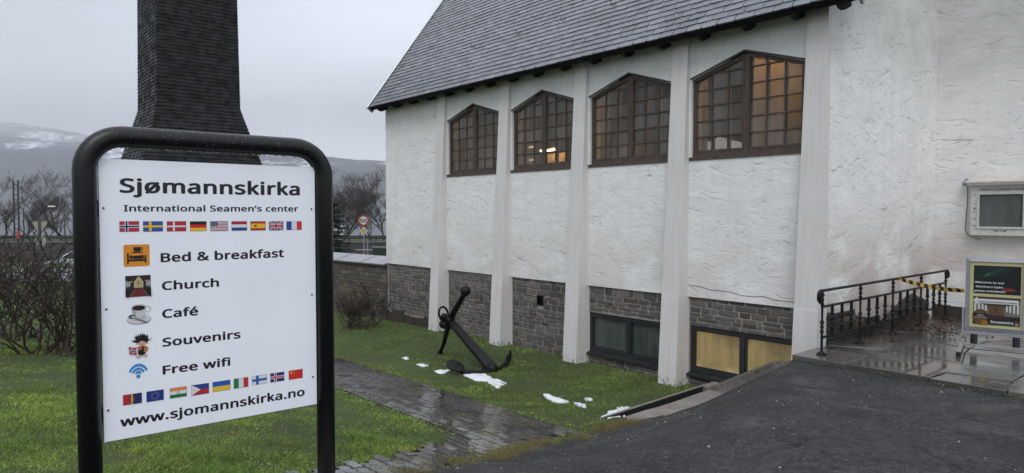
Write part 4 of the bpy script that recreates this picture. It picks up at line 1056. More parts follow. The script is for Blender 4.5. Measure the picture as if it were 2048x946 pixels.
for k in range(90):
    a_ = rs_.uniform(pL + .12, pR - .10); r_ = rs_.uniform(.0022, .0042); m.ball((a_, rs_.uniform(-.012, .010), zTop - tR - r_ * .7), r_, 6, 1.25)
for k in range(160):
    a_ = rs_.uniform(pL + .1, pR - .1); th_ = rs_.uniform(-.2, 2.2); r_ = rs_.uniform(.0010, .0022); m.ball((a_, -math.sin(th_) * tR, zTop + math.cos(th_) * tR), r_, 5, .8)
o = m.build('water_drops', mat('water_drop', (.30, .32, .35), .04, spec=1.0), sign, True); o['kind'] = 'stuff'
m = MB(); m.box(aL, aR, -.004, .004, zB, zT); panel = m.build('panel', M_panel, sign)
m = MB(); e_ = .0025; m.box(aL - e_, aL, -.003, .005, zB - e_, zT); m.box(aR, aR + e_, -.003, .005, zB - e_, zT); m.box(aL, aR, -.003, .005, zB - e_, zB); m.build('panel_edge', M_tubeblack, sign)
for z in (SP(205, 418)[1], SP(208, 830)[1]):
    m = MB(); m.box(pL + tR - .01, aL + .06, .006, .02, z - .04, z + .04); m.build('bracket', M_tubeblack, sign)
    m = MB(); m.box(aR - .06, pR - tR + .01, .006, .02, z - .04, z + .04); m.build('bracket', M_tubeblack, sign)
for (x, y) in ((206.5, 416), (622, 418), (212, 618), (623, 589), (216, 820), (625, 753)):
    a, z = SP(x, y); m = MB(); m.tube([(a, -.004, z), (a, -.0085, z)], .0045, 8); m.build('screw', M_ink, sign)
PY = -.0045
def line(body, xl, yl, xr, ytop, ratio=.714, off=.024):
    a0, z0 = SP(xl, yl); a1 = SP(xr, yl)[0]; zt = SP(xl, ytop)[1]
    lettering(body, a0, a1, z0, zt - z0, PY, M_ink, panel, off, ratio=ratio)
line('Sjømannskirka', 239, 385.5, 599, 349.5, off=.030)
line('International Seamen’s center', 247, 423, 596, 407, off=.026)
line('Bed & breakfast', 321, 524.5, 567.5, 502, off=.030)
line('Church', 323.5, 580.5, 437.7, 559, off=.030)
line('Café', 324, 636.5, 396, 615, off=.030)
line('Souvenirs', 324.5, 693.5, 481, 672, off=.030)
line('Free wifi', 325, 749, 460.5, 727.5, off=.030)
line('www.sjomannskirka.no', 240, 854, 609.5, 836, ratio=.536, off=.030)
def prect(xl, yt, yb, xr):
    a0, z1 = SP(xl, yt); _, z0 = SP(xl, yb); a1 = SP(xr, yt)[0]; return Print(a0, z0, a1, z1, PY)
k3 = 3.052
for nm, x0_, x1_, y1_ in (('norway', 178, 298, 652), ('sweden', 322, 443, 651), ('denmark', 467, 585, 650), ('germany', 608, 709, 648), ('usa', 732, 840, 647), ('netherlands', 862, 956, 645), ('spain', 977, 1070, 644), ('uk', 1090, 1177, 643), ('france', 1197, 1290, 641)):
    p = prect(180 + x0_ / k3, 250 + 588 / k3, 250 + y1_ / k3, 180 + x1_ / k3); flag(p, nm); frame_lines(p); o = p.build('flag_print', panel)
for nm, x0_, x1_, yt, yb in (('sami', 144, 227, 704, 750), ('eu', 247, 323, 689, 735), ('india', 350, 424, 675, 719), ('philippines', 445, 522, 661, 707), ('ukraine', 538, 616, 647, 691), ('italy', 631, 695, 633, 676), ('finland', 711, 777, 621, 661), ('iceland', 792, 853, 609, 649), ('china', 873, 934, 597, 637)):
    p = prect(180 + x0_ / 2.2, 470 + yt / 2.2, 470 + yb / 2.2, 180 + x1_ / 2.2); flag(p, nm); frame_lines(p); p.build('flag_print', panel)
# bed and breakfast pictogram
p = prect(246.2, 489.5, 534, 298.5); OR = (232, 150, 40)
def rrect(p, c, r=.08):
    pts = []
    for cx, cy, a0 in ((1 - r, r, -90), (1 - r, 1 - r, 0), (r, 1 - r, 90), (r, r, 180)):
        for i in range(5): a = R(a0 + 22.5 * i); pts.append((cx + r * math.cos(a), cy + r * math.sin(a)))
    p.poly(pts, c)
rrect(p, OR)
p.rect(.13, .14, .20, .62, BLK); p.rect(.80, .16, .87, .50, BLK); p.rect(.13, .24, .87, .32, BLK); p.poly([(.33, .37), (.42, .36), (.77, .36), (.77, .48), (.74, .51), (.42, .49), (.33, .46)], BLK); p.ell(.28, .45, .065, .075, BLK); p.rect(.22, .34, .77, .355, BLK)
p.poly([(.38, .88), (.66, .88), (.66, .76), (.62, .68), (.42, .68), (.38, .76)], BLK); p.ring(.66, .80, .08, .075, .35, BLK, -90, 90, 10); p.poly([(.28, .66), (.76, .66), (.72, .625), (.34, .625)], BLK); p.build('pictogram', panel)
# church interior picture
p = prect(250, 552, 594.8, 300.8)
p.rect(0, 0, 1, 1, (42, 34, 32)); p.poly([(0, 1), (.35, .62), (.35, .45), (0, .3)], (28, 24, 24)); p.poly([(0, .82), (.22, .68), (.22, .5), (0, .4)], (110, 112, 112)); p.poly([(1, .82), (.8, .68), (.8, .5), (1, .4)], (110, 112, 112))
for a in (.02, .08, .14): p.rect(a, .5, a + .03, .72, (205, 210, 214)); p.rect(1 - a - .03, .5, 1 - a, .72, (205, 210, 214))
p.poly([(.33, .42), (.70, .42), (.70, .70), (.52, .97), (.33, .70)], (196, 176, 138)); p.rect(.505, .5, .525, .78, (60, 44, 34)); p.rect(.42, .64, .61, .66, (60, 44, 34))
p.poly([(.40, .42), (.62, .42), (.78, .02), (.26, .02)], (120, 30, 44)); p.ell(.22, .72, .06, .025, (226, 170, 110), n=10); p.ell(.82, .74, .06, .025, (226, 170, 110), n=10)
for k in range(5):
    p.poly([(.36 - .05 * k, .36 - .07 * k), (.39 - .05 * k, .36 - .07 * k), (.37 - .05 * k, .26 - .07 * k), (.34 - .05 * k, .26 - .07 * k)], (150, 106, 80)); p.poly([(.66 + .045 * k, .36 - .07 * k), (.69 + .045 * k, .36 - .07 * k), (.71 + .045 * k, .26 - .07 * k), (.68 + .045 * k, .26 - .07 * k)], (150, 106, 80))
p.rect(.0, .0, .1, .36, (14, 14, 18)); p.rect(.9, .0, 1, .4, (14, 14, 18)); p.rect(.36, .4, .68, .43, (70, 50, 40)); p.build('picture', panel)
# coffee cup picture
p = prect(252.5, 609, 651, 301.6)
p.ell(.52, .20, .46, .20, (90, 96, 110), n=28); p.ell(.50, .25, .50, .25, (150, 156, 166), n=28); p.ell(.50, .29, .49, .245, (226, 228, 230), n=28); p.ell(.48, .32, .33, .15, (196, 200, 204), n=24)
p.ring(.84, .72, .15, .15, .25, (206, 208, 212), -110, 130); p.poly([(.19, .83), (.80, .84), (.76, .55), (.66, .40), (.50, .34), (.36, .38), (.24, .55)], (214, 216, 214)); p.poly([(.19, .83), (.40, .60), (.36, .38), (.24, .55)], (176, 178, 176)); p.ell(.50, .84, .31, .155, (222, 222, 220), n=26); p.ell(.49, .80, .265, .125, (28, 20, 22), n=26); p.ell(.40, .79, .10, .05, (52, 42, 44), n=14)
p.poly([(.30, .38), (.34, .34), (.86, .10), (.84, .04), (.74, .06), (.32, .30)], (120, 126, 138)); p.ell(.20, .41, .14, .10, (92, 98, 112), n=18); p.ell(.26, .38, .06, .05, (206, 210, 216), n=12); p.build('picture', panel)
# souvenir figure picture (plain little folk doll with flag)
p = prect(255, 669, 718, 306)
random.seed(3)
for k in range(46):
    a = R(random.uniform(8, 188)); r0 = random.uniform(.55, 1.0); cx, cy = .56, .62
    ex, ey = cx + .46 * r0 * math.cos(a), cy + .40 * r0 * abs(math.sin(a)) + .02 * math.cos(k)
    p.poly([(cx - .10, cy - .02), (cx + .10, cy + .0), (ex + .012, ey), (ex - .012, ey + .01)], (26, 27, 32) if k % 3 else (62, 64, 70)); p.layer -= 1
p.layer += 1; p.ell(.56, .70, .27, .12, (20, 21, 25), n=22)
p.ell(.36, .58, .06, .035, (214, 168, 150), n=10); p.ell(.74, .58, .06, .035, (214, 168, 150), n=10); p.ell(.55, .565, .14, .12, (226, 180, 158), n=20); p.ell(.55, .54, .035, .03, (206, 130, 120), n=10); p.rect(.49, .485, .61, .50, (150, 50, 50)); p.ell(.50, .60, .018, .018, (40, 40, 50), n=8); p.ell(.60, .60, .018, .018, (40, 40, 50), n=8)
p.poly([(.40, .46), (.72, .46), (.74, .22), (.38, .22)], (36, 32, 34)); p.ell(.70, .36, .09, .085, (206, 120, 50), n=14); p.ell(.46, .38, .09, .06, (196, 110, 60), n=14); p.ell(.35, .44, .05, .05, (224, 182, 160), n=10); p.ell(.66, .24, .05, .04, (224, 182, 160), n=10)
p.poly([(.38, .24), (.68, .24), (.64, .10), (.42, .10)], (22, 22, 26)); p.ell(.40, .07, .10, .06, (222, 180, 158), n=12); p.ell(.66, .08, .09, .055, (222, 180, 158), n=12)
p.poly([(.02, .50), (.30, .44), (.33, .14), (.05, .20)], (190, 44, 52)); p.poly([(.12, .48), (.19, .465), (.22, .165), (.15, .18)], WHT); p.poly([(.03, .38), (.31, .32), (.318, .24), (.035, .30)], WHT); p.poly([(.14, .475), (.17, .468), (.20, .17), (.17, .177)], (34, 44, 100)); p.poly([(.032, .36), (.312, .30), (.315, .26), (.034, .32)], (34, 44, 100))
p.build('picture', panel); random.seed(11)
# wifi pictogram
p = prect(256.4, 729, 759, 295.3); WB = (62, 150, 220)
p.ell(.5, .13, .11, .14, WB, n=16); p.ring(.5, .0, .26, .50, .34, WB, 48, 132, 10); p.ring(.5, -.05, .43, .78, .24, WB, 40, 140, 12); p.ring(.5, -.08, .60, 1.07, .18, WB, 35, 145, 14); p.build('pictogram', panel)
# ================================================================== ANCHOR
crown = at(984, 738, 10.75); T = at(899, 640, 11.5); ballp = at(931, 582, 11.0); footp = at(880, 706, 12.1)
an0 = Vector((crown.x, crown.y, G(crown.x, crown.y)))
anchor = empty('anchor', an0, 0, 'old black iron ship anchor lying on the lawn beside the church', 'anchor')
A = lambda p: Vector(p) - an0
def taper_bar(p, q, w0, h0, w1, h1, upv):
    p, q = A(p), A(q); d_ = (q - p).normalized(); sx = d_.cross(upv).normalized(); sy = sx.cross(d_); m = MB(); rings = []
    for c, w_, h_ in ((p, w0, h0), (p.lerp(q, .5), (w0 + w1) / 2, (h0 + h1) / 2), (q, w1, h1)):
        rings.append([c + sx * a * w_ + sy * b * h_ for a, b in ((-1, -.6), (-.7, -1), (.7, -1), (1, -.6), (1, .6), (.7, 1), (-.7, 1), (-1, .6))])
    vs = [x for r in rings for x in r]; fs = [(i * 8 + k, i * 8 + (k + 1) % 8, (i + 1) * 8 + (k + 1) % 8, (i + 1) * 8 + k) for i in range(2) for k in range(8)] + [tuple(range(8))[::-1], tuple(range(16, 24))]
    m.add(vs, fs); return m
upn = Vector((-.2, -.5, .8))
ext = T + (T - crown).normalized() * .10
taper_bar(crown, ext, .085, .062, .055, .045, upn).build('shank', M_iron, anchor)
m = MB(); dd = (ballp - footp).normalized()
m.tube([A(footp), A(footp + dd * .3), A(T), A(ballp - dd * .05), A(ballp)], [.030, .036, .055, .042, .038], 10); m.ball(A(ballp), .088, 14); m.ball(A(footp), .055, 10)
m.build('stock', M_iron, anchor, True)
m = MB(); m.tube([A(T - dd * .09), A(T - dd * .05), A(T + dd * .05), A(T + dd * .09)], [.06, .088, .088, .06], 12); m.ball(A(T + Vector((-.09, -.02, .06))), .062, 10); m.ball(A(T + Vector((-.10, 0, -.07))), .08, 10); m.build('stock_collar', M_iron, anchor, True)
rc = at(887, 628, 11.45) ; m = MB(); rr = .125
rx = Vector((.62, .55, .30)).normalized(); ry = Vector((-.05, 0, 1.0)); ry = (ry - rx * ry.dot(rx)).normalized()
m.tube([A(rc) + (rx * math.cos(a) * .09 + ry * math.sin(a) * rr) for a in np.linspace(0, 2 * math.pi, 25)], .019, 8); m.build('ring', M_iron, anchor, True)
fl = at(912, 737, 10.45); ft = at(1021, 702, 11.35)
lo = crown + Vector((0, 0, -.05))
pts = [fl + Vector((0, 0, 0)), at(938, 747, 10.5), at(962, 750, 10.62), lo, at(1000, 741, 10.9), at(1012, 728, 11.15), at(1019, 714, 11.3), ft]
m = MB(); m.tube([A(p) for p in pts], [.035, .055, .075, .088, .070, .05, .04, .02], 10); m.ball(A(crown), .10, 10); m.build('arms', M_iron, anchor, True)
def palm(c, nrm, upd, a_, b_):
    nrm = nrm.normalized(); x_ = upd.cross(nrm).normalized(); y_ = nrm.cross(x_); m = MB(); n = 18; P0 = []
    for k in range(n):
        t_ = 2 * math.pi * k / n; r = 1.0 + .12 * math.cos(t_ * 1); P0.append((math.cos(t_) * a_ * r, math.sin(t_) * b_))
    m.add([A(c) + x_ * u + y_ * v_ - nrm * .012 for u, v_ in P0] + [A(c) + x_ * u + y_ * v_ + nrm * .010 for u, v_ in P0] + [A(c) + nrm * .03], [tuple(range(n))[::-1]] + [(k, (k + 1) % n, n + (k + 1) % n, n + k) for k in range(n)] + [(n + k, n + (k + 1) % n, 2 * n) for k in range(n)])
    return m
palm(at(909, 731, 10.45), Vector((.25, -.55, .75)), Vector((0, 1, 0)), .145, .105).build('fluke', M_iron, anchor)
palm(at(1017, 712, 11.3), Vector((-.75, .2, .35)), Vector((0, 0, 1)), .10, .075).build('fluke', M_iron, anchor)
# ================================================================== snow patches
def snow(pxs, label):
    pts = []
    for (x, y) in pxs:
        r = at(x, y, 1.0) - Vector((0, 0, EYE)); Y = 5.0
        def zl(Y_):
            s9, t9 = st(r.x * Y_, Y_); q9 = W(max(s9, 5.45), t9); return G(q9.x, q9.y) + .02
        while EYE + r.z * Y > zl(Y) and Y < 20: Y += .02
        pts.append((r.x * Y, Y))
    # roughen the outline
    out = []; n = len(pts)
    for i in range(n):
        a, b = pts[i], pts[(i + 1) % n]; out.append(a)
        for u in (.2, .4, .6, .8): out.append((a[0] + (b[0] - a[0]) * u + random.uniform(-.016, .016), a[1] + (b[1] - a[1]) * u + random.uniform(-.03, .03)))
    cx = sum(p[0] for p in out) / len(out); cy = sum(p[1] for p in out) / len(out); n = len(out); m = MB(); g0 = G(cx, cy)
    rings = []
    for k, h in ((1.0, -.02), (.97, .014), (.80, .022), (.4, .025)):
        rings.append([(cx + (x - cx) * k - cx, cy + (y - cy) * k - cy, G(cx + (x - cx) * k, cy + (y - cy) * k) + h + random.uniform(-.004, .004) - g0) for x, y in out])
    m.add([q for r in rings for q in r] + [(0, 0, .026)], [(j * n + i, j * n + (i + 1) % n, (j + 1) * n + (i + 1) % n, (j + 1) * n + i) for j in range(3) for i in range(n)] + [(3 * n + i, 3 * n + (i + 1) % n, 4 * n) for i in range(n)])
    o = m.build('snow_patch', M_snow, None, True, (cx, cy, g0)); tag(o, label, 'snow', 'melting snow patches on the lawn'); SNOWP.append([p for p in out])
SNOWP = []
snow([(925, 748), (945, 745), (965, 746), (982, 752), (985, 757), (1003, 760), (1014, 766), (1003, 769), (998, 774), (985, 769), (975, 762), (950, 760)], 'large melting snow patch on the grass right in front of the anchor')
snow([(868, 741), (882, 739), (892, 742), (900, 738), (893, 745), (880, 747)], 'small snow patch on the grass left of the anchor fluke')
snow([(832, 728), (848, 727), (857, 730), (846, 732)], 'thin snow sliver on the grass left of the anchor, near the path')
snow([(803, 714), (816, 714), (818, 717), (808, 717)], 'tiny snow sliver farthest left on the lawn')
snow([(1086, 786), (1096, 787), (1100, 793), (1120, 795), (1138, 802), (1132, 804), (1108, 802), (1092, 795)], 'elongated snow patch on the lawn between anchor and driveway channel')
snow([(1148, 804), (1172, 809), (1170, 812), (1155, 809)], 'thin snow strip on the lawn right of the elongated snow patch')
snow([(1168, 796), (1184, 797), (1182, 800), (1171, 799)], 'tiny snow spot on the lawn behind the thin snow strip')
snow([(1200, 834), (1218, 828), (1215, 822), (1230, 820), (1235, 813), (1255, 811), (1274, 817), (1262, 825), (1240, 832), (1222, 836)], 'jagged snow patch beside the driveway drain channel')
# ================================================================== garden wall beside the church
gdir = np.array([-.722, .692]); gang = math.atan2(gdir[1], gdir[0]); gp = W(14.60, -.02, 0)
gwall = empty('garden_wall', (gp.x, gp.y, -1.0), gang, 'low dark stone garden wall with pale sloping coping plates beside the church corner', 'wall')
m = MB(); m.box(0, 6.3, -.42, -.012, -.4, 1.30); gb = m.build('wall_core', M_mortar_dark, gwall)
sts = lay(.02, 6.3, -.05, 1.28, (), .06, .12, .12, .34)
SMW = [stone_mesh(k + 80, stone_mat('mossy_wall_stone' + str(k), (.075, .068, .06), (.13, .118, .10), .5) if k == 0 else MATS['mossy_wall_stone0']) for k in range(8)]
place_stones(sts, gb, SMW, 299, MATS['mossy_wall_stone0'], lambda q: q[0])
m = MB(); m.box(0, 6.32, -.45, .03, 1.305, 1.345); m.build('coping_board', mat('rust_brown_board', (.06, .03, .025), .6, vary=.3), gwall)
M_cop = mat('wet_coping_plate', (.25, .245, .265), .3, vary=.12, vscale=3, bump=.2)
a = .02
for L in (1.05, 1.12, 1.1, 1.0, 1.0, .95):
    m = MB(); g = .025; sk = .0
    m.hexa([(a + g, .06, 1.352), (a + L - g, .06, 1.352), (a + L - g, -.45, 1.50), (a + g, -.45, 1.50), (a + g, .06, 1.378), (a + L - g, .06, 1.378), (a + L - g, -.45, 1.526), (a + g, -.45, 1.526)]); m.build('coping_plate', M_cop, gwall); a += L
m = MB(); m.hexa([(0, .02, 1.345), (6.3, .02, 1.345), (6.3, -.44, 1.345), (0, -.44, 1.345), (0, .02, 1.36), (6.3, .02, 1.36), (6.3, -.44, 1.50), (0, -.44, 1.50)]); m.build('coping_bed', M_mortar_dark, gwall)
# ================================================================== bell tower
tc_ = at(313, 100, 25.5); 
tw = 3.0
cen = Vector((tc_.x, tc_.y, 0)) + Vector((nv[0], nv[1], 0)) * tw / 2 + Vector((dv[0], dv[1], 0)) * tw / 2
tz = G(cen.x, cen.y) - .1
tower = empty('bell_tower', (cen.x, cen.y, tz), TH, 'tall black shingled bell tower flaring at its foot, behind the information sign', 'tower')
def half(z):                                # half width by height above camera ground
    if z > 5.75: return 1.50 - (z - 5.75) * .011
    return 1.50 + .27 * (5.75 - z) + .02 * (5.75 - z) ** 2 * .2
random.seed(5)
M_shing = mat('tarred_shingle', (.0050, .0050, .0054), .66, spec=.3, vary=.6, vscale=5, bump=1.0, bscale=14, rvar=.25)
m = MB(); cs = .137; z = -1.1; H_ = 17.5
m2 = MB()
while z < H_:
    h0, h1 = half(z), half(z + cs * 1.15)
    for side_ in range(4):
        n = 13
        ang = side_ * math.pi / 2; ca, sa = math.cos(ang), math.sin(ang)
        xsn = [-1 + 2 * k / n for k in range(n + 1)]
        low = [random.uniform(-.010, .010) for _ in range(n + 1)]; outj = [random.uniform(-.006, .008) for _ in range(n + 1)]
        q0 = []; q1 = []; q2 = []
        for k, x in enumerate(xsn):
            xx = x * (h0 + .028); yy = h0 + .028 + outj[k]; q0.append((xx * ca - yy * sa, xx * sa + yy * ca, z + low[k] - tz))
            yy2 = h0 - .03; q2.append((x * h0 * ca - yy2 * sa, x * h0 * sa + yy2 * ca, z + .01 - tz))
            xx = x * h1; yy = h1; q1.append((xx * ca - yy * sa, xx * sa + yy * ca, z + cs * 1.15 - tz))
        N = n + 1
        m.add(q2 + q0 + q1, [(k, k + 1, N + k + 1, N + k) for k in range(n)] + [(N + k, N + k + 1, 2 * N + k + 1, 2 * N + k) for k in range(n)])
    z += cs
o = m.build('shingle_cladding', M_shing, tower); o['kind'] = 'stuff'
m = MB(); h = half(H_); m.add([(-h, -h, H_ - tz), (h, -h, H_ - tz), (h, h, H_ - tz), (-h, h, H_ - tz), (0, 0, H_ + 3.4 - tz)], [(0, 1, 4), (1, 2, 4), (2, 3, 4), (3, 0, 4)]); m.build('roof', M_shing, tower)
# ================================================================== trees and shrubs
def branch_tree(seed, height, spread, stems=1, depth=5, r0=.09, nseg=4, wild=.35, first=.25, kids=(3, 5), rmin=.006, upb=.25, ratio=(.5, .75)):
    r = random.Random(seed); trunk = MB(); crown_ = MB()
    def grow(p, d_, L, rad, lev):
        pts = [p]; rads = [rad]; q = p.copy(); dd = d_.copy()
        ns = nseg if lev < 3 else 3
        for i in range(ns):
            dd = (dd + Vector((r.gauss(0, wild), r.gauss(0, wild), r.gauss(0, wild) * .6 + upb * .3)) * .35).normalized()
            q = q + dd * L / ns; pts.append(q.copy()); rads.append(max(rmin * .7, rad * (1 - .55 * (i + 1) / ns)))
        (trunk if lev == 0 else crown_).tube(pts, rads, 6 if lev == 0 else (4 if lev < 2 else 3), False)
        if lev >= depth: return
        for k in range(r.randint(*kids) + (1 if lev < 2 else 0)):
            u = r.uniform(first if lev == 0 else .2, 1.0); idx = min(ns - 1, int(u * ns)); b = pts[idx].lerp(pts[idx + 1], u * ns - idx)
            az = r.uniform(0, 2 * math.pi); sidev = Vector((math.cos(az), math.sin(az), r.uniform(-.1, .6)))
            nd = (dd * .55 + sidev * spread + Vector((0, 0, upb))).normalized()
            grow(b, nd, L * r.uniform(*ratio), max(rmin, rads[idx] * .62), lev + 1)
    for k in range(stems):
        az = r.uniform(0, 2 * math.pi); tilt = 0.04 if stems == 1 else r.uniform(.15, 1.2)
        d_ = Vector((math.cos(az) * tilt, math.sin(az) * tilt, 1)).normalized()
        st0 = Vector((0, 0, -.05)) if stems == 1 else Vector((r.uniform(-.35, .35), r.uniform(-.35, .35), -.05))
        grow(st0, d_, height * (1 if stems == 1 else r.uniform(.7, 1.1)), r0 * (1 if stems == 1 else r.uniform(.6, 1)), 0)
    return trunk, crown_
def mesh_of(mb, name, m):
    me = bpy.data.meshes.new(name); me.from_pydata(mb.v, [], mb.f); me.materials.append(m); me.update(); return me
bare_v = []
for k in range(4):
    t_, c_ = branch_tree(20 + k, 3.6, .8, 1 if k % 2 else 2, 5, .11, 4, .4, .10, (3, 4), .0095, .30, (.52, .76)); bare_v.append((mesh_of(t_, 'trunk', M_fartree), mesh_of(c_, 'crown', M_fartree)))
def put_tree(name, px, Y, zbase, sc_, k, label, group, rot):
    x = (px - 1024) / FPX * Y
    sc_ *= .84; e_ = empty(name, (x, Y, zbase), rot, label, 'tree', group); e_.scale = (sc_, sc_, sc_)
    for nm, me in (('trunk', bare_v[k][0]), ('crown', bare_v[k][1])):
        o = bpy.data.objects.new(nm, me); col.objects.link(o); o.parent = e_
    return e_
grp = 'bare trees beyond the road'
TL = [(-35, 56, .95, 0, 'bare tree at the left edge of the photo, leaning outward'), (12, 60, .80, 1, 'thin bare tree left of the lattice rail mast'), (58, 57, .72, 2, 'small bare tree right of the lattice rail mast'), (98, 55, 1.00, 3, 'broad bare tree above the parked car, left part'),
      (128, 57, 1.02, 0, 'broad bare tree just left of the sign frame post'), (168, 62, 1.0, 1, 'bare tree seen only beside the sign post'),
      (683, 56, 1.15, 2, 'tall bare tree behind the dark conifer'), (706, 52, 1.12, 0, 'tallest bare tree left of the speed limit sign'), (742, 54, 1.02, 3, 'bare tree right behind the speed limit sign'), (768, 57, .95, 1, 'bare tree half hidden by the church corner'), (725, 62, .95, 2, 'thin bare tree farther back behind the speed limit sign')]
for i, (px, Y, sc_, k, lb) in enumerate(TL): put_tree('bare_tree', px, Y, -.75, sc_, k, lb, grp, i * 1.3)
# big bare shrub on the left lawn
def put_shrub(px, py, Y, seed, h, label, name='bare_shrub', spread=.7, stems=26, m=M_twig, depth=3, r0=.020, kids=(1, 3)):
    x = (px - 1024) / FPX * Y
    e_ = empty(name, (x, Y, G(x, Y)), 0, label, 'shrub')
    t_, c_ = branch_tree(seed, h, spread, stems, depth, r0, 5, .8, .3, kids, .0062, .18, (.5, .8))
    t_.build('stems', m, e_)['kind'] = 'stuff'; c_.build('twigs', m, e_)['kind'] = 'stuff'; return e_
s1 = put_shrub(98, 700, 9.3, 4, 1.12, 'big leafless shrub with tangled dark stems on the left lawn', stems=26, r0=.018)
s2 = put_shrub(20, 690, 10.4, 9, 1.15, 'leafless shrub at the left edge behind the big shrub', stems=22, r0=.018)
s3 = put_shrub(712, 640, 15.0, 14, .62, 'dark leafless shrub against the garden wall beside the sign frame', stems=26, depth=3, r0=.014)
# yellowish last leaves on the wall shrub
def leaf_cloud(parent, name, n, cx, cy, cz, rx, ry, rz, size, cols_, seed):
    r = np.random.default_rng(seed); d_ = r.normal(size=(n, 3)); d_ /= np.linalg.norm(d_, axis=1)[:, None]; rad = r.random(n) ** (1 / 3)
    P = np.array([cx, cy, cz]) + d_ * rad[:, None] * np.array([rx, ry, rz])
    a = r.normal(size=(n, 3)); a /= np.linalg.norm(a, axis=1)[:, None]; b = np.cross(a, r.normal(size=(n, 3))); b /= np.linalg.norm(b, axis=1)[:, None]
    sz = size * r.uniform(.6, 1.3, n)[:, None]
    V = np.stack([P - a * sz, P + b * sz * .5, P + a * sz, P - b * sz * .5], 1).reshape(-1, 3)
    F = np.arange(n * 4).reshape(n, 4)
    C = np.array(cols_)[r.integers(0, len(cols_), n)] * r.uniform(.75, 1.25, n)[:, None]
    me = tinted(name, V, F, np.repeat(C, 4, 0), M_leaf); o = bpy.data.objects.new(name, me); col.objects.link(o); o.parent = parent; return o
def tinted(name, V, F, C, m):
    me = bpy.data.meshes.new(name); nf, k = F.shape
    me.vertices.add(len(V)); me.vertices.foreach_set('co', np.ascontiguousarray(V, dtype=np.float32).ravel())
    me.loops.add(nf * k); me.loops.foreach_set('vertex_index', np.ascontiguousarray(F, dtype=np.int32).ravel())
    me.polygons.add(nf); me.polygons.foreach_set('loop_start', np.arange(0, nf * k, k, dtype=np.int32)); me.polygons.foreach_set('loop_total', np.full(nf, k, dtype=np.int32))
    at_ = me.attributes.new('tint', 'FLOAT_COLOR', 'POINT'); at_.data.foreach_set('color', np.concatenate([np.clip(C, 0, 1), np.ones((len(C), 1))], 1).astype(np.float32).ravel())
    me.materials.append(m); me.update(); me.validate(); return me
leaf_cloud(s3, 'leaves', 420, -.1, 0, .85, .5, .4, .35, .018, [(.22, .17, .05), (.16, .14, .04), (.10, .10, .04)], 3)
leaf_cloud(s1, 'leaves', 90, 0, 0, .12, .8, .7, .1, .02, [(.09, .05, .03), (.06, .04, .02)], 4)
# conifer
def conifer(px, Y, h, rad, label, name='spruce_tree'):
    x = (px - 1024) / FPX * Y; z0 = G(x, Y); e_ = empty(name, (x, Y, z0), 0, label, 'tree')
    m = MB(); m.tube([(0, 0, -.1), (0, 0, h * .5), (0, 0, h)], [.08, .05, .012], 7); m.build('trunk', M_bark, e_)
    r = np.random.default_rng(8); V = []; C = []; 
    wood = MB()
    for i in range(150):
        zf = (i / 150) ** .9; zz = h * (.06 + .92 * zf); L = rad * (1 - zf) ** .8 * r.uniform(.75, 1.12) + .08; az = r.uniform(0, 2 * math.pi); droop = r.uniform(-.05, .28)
        d_ = np.array([math.cos(az), math.sin(az), 0]); e2 = np.array([-d_[1], d_[0], 0])
        wood.tube([(0, 0, zz), tuple(d_ * L * .6 + [0, 0, zz - droop * L * .4]), tuple(d_ * L + [0, 0, zz - droop * L * .4 + .06 * L])], [.012, .008, .004], 3, False)
        nn_ = int(40 + 170 * L)
        u = r.uniform(.12, 1, nn_); side_ = r.uniform(-1, 1, nn_) * .30 * L * (1.05 - u)
        P = d_[None] * (u * L)[:, None] + e2[None] * side_[:, None]; P[:, 2] = zz - droop * L * .4 * np.minimum(1, u * 1.6) - np.abs(side_) * .3 + r.normal(0, .012, nn_)
        dirn = d_[None] * .7 + e2[None] * np.sign(side_)[:, None] * .8 + r.normal(0, .35, (nn_, 3)); dirn /= np.linalg.norm(dirn, axis=1)[:, None]
        wv = np.cross(dirn, r.normal(size=(nn_, 3))); wv /= np.linalg.norm(wv, axis=1)[:, None]
        l_ = r.uniform(.04, .085, nn_)[:, None]
        V.append(np.stack([P - wv * .011, P + wv * .011, P + dirn * l_], 1).reshape(-1, 3))
        c_ = np.array([[.020, .040, .026]]) * r.uniform(.6, 1.6, nn_)[:, None] + (u > .85)[:, None] * np.array([[.018, .03, .015]]); C.append(np.repeat(c_, 3, 0))
    wood.build('branches', M_bark, e_)
    V = np.concatenate(V); C = np.concatenate(C); F = np.arange(len(V)).reshape(-1, 3)
    o = bpy.data.objects.new('crown', tinted('crown', V, F, C, M_leaf)); col.objects.link(o); o.parent = e_
conifer(664, 24.5, 3.45, 1.25, 'dark green spruce behind the sign frame, left of the bare trees')
conifer(205, 33, 2.6, 1.0, 'small dark spruce beside the sign post in front of the road', 'spruce_tree')
# ================================================================== street behind
def flat(name, x0, x1, y0, y1, z, m, dz=0.0):
    mb = MB(); n = 40
    for i in range(n):
        a, b = x0 + (x1 - x0) * i / n, x0 + (x1 - x0) * (i + 1) / n
        mb.add([(a, y0, z), (b, y0, z), (b, y1, z + dz), (a, y1, z + dz)], [(0, 1, 2, 3)])
    o = mb.build(name, m); o['kind'] = 'structure'; return o
def wetroad():
    m, t, co, p, o = custom('wet_road')
    n = t.noise(t.scale(co, .25, 1.6, 1), 1.0, 5, .6)
    t.l.new(t.mix(t.rng(n, .4, .65), (.05, .05, .055), (.09, .09, .095)), p.inputs['Base Color']); t.l.new(t.rng(n, .4, .6, .08, .35), p.inputs['Roughness']); p.inputs['Specular IOR Level'].default_value = .8; return m
M_road = wetroad()
flat('road', -80, 60, 29.4, 36.6, -1.352, M_road)
flat('far_road', -80, 60, 42.8, 49.6, -2.352, M_road)
m = MB()
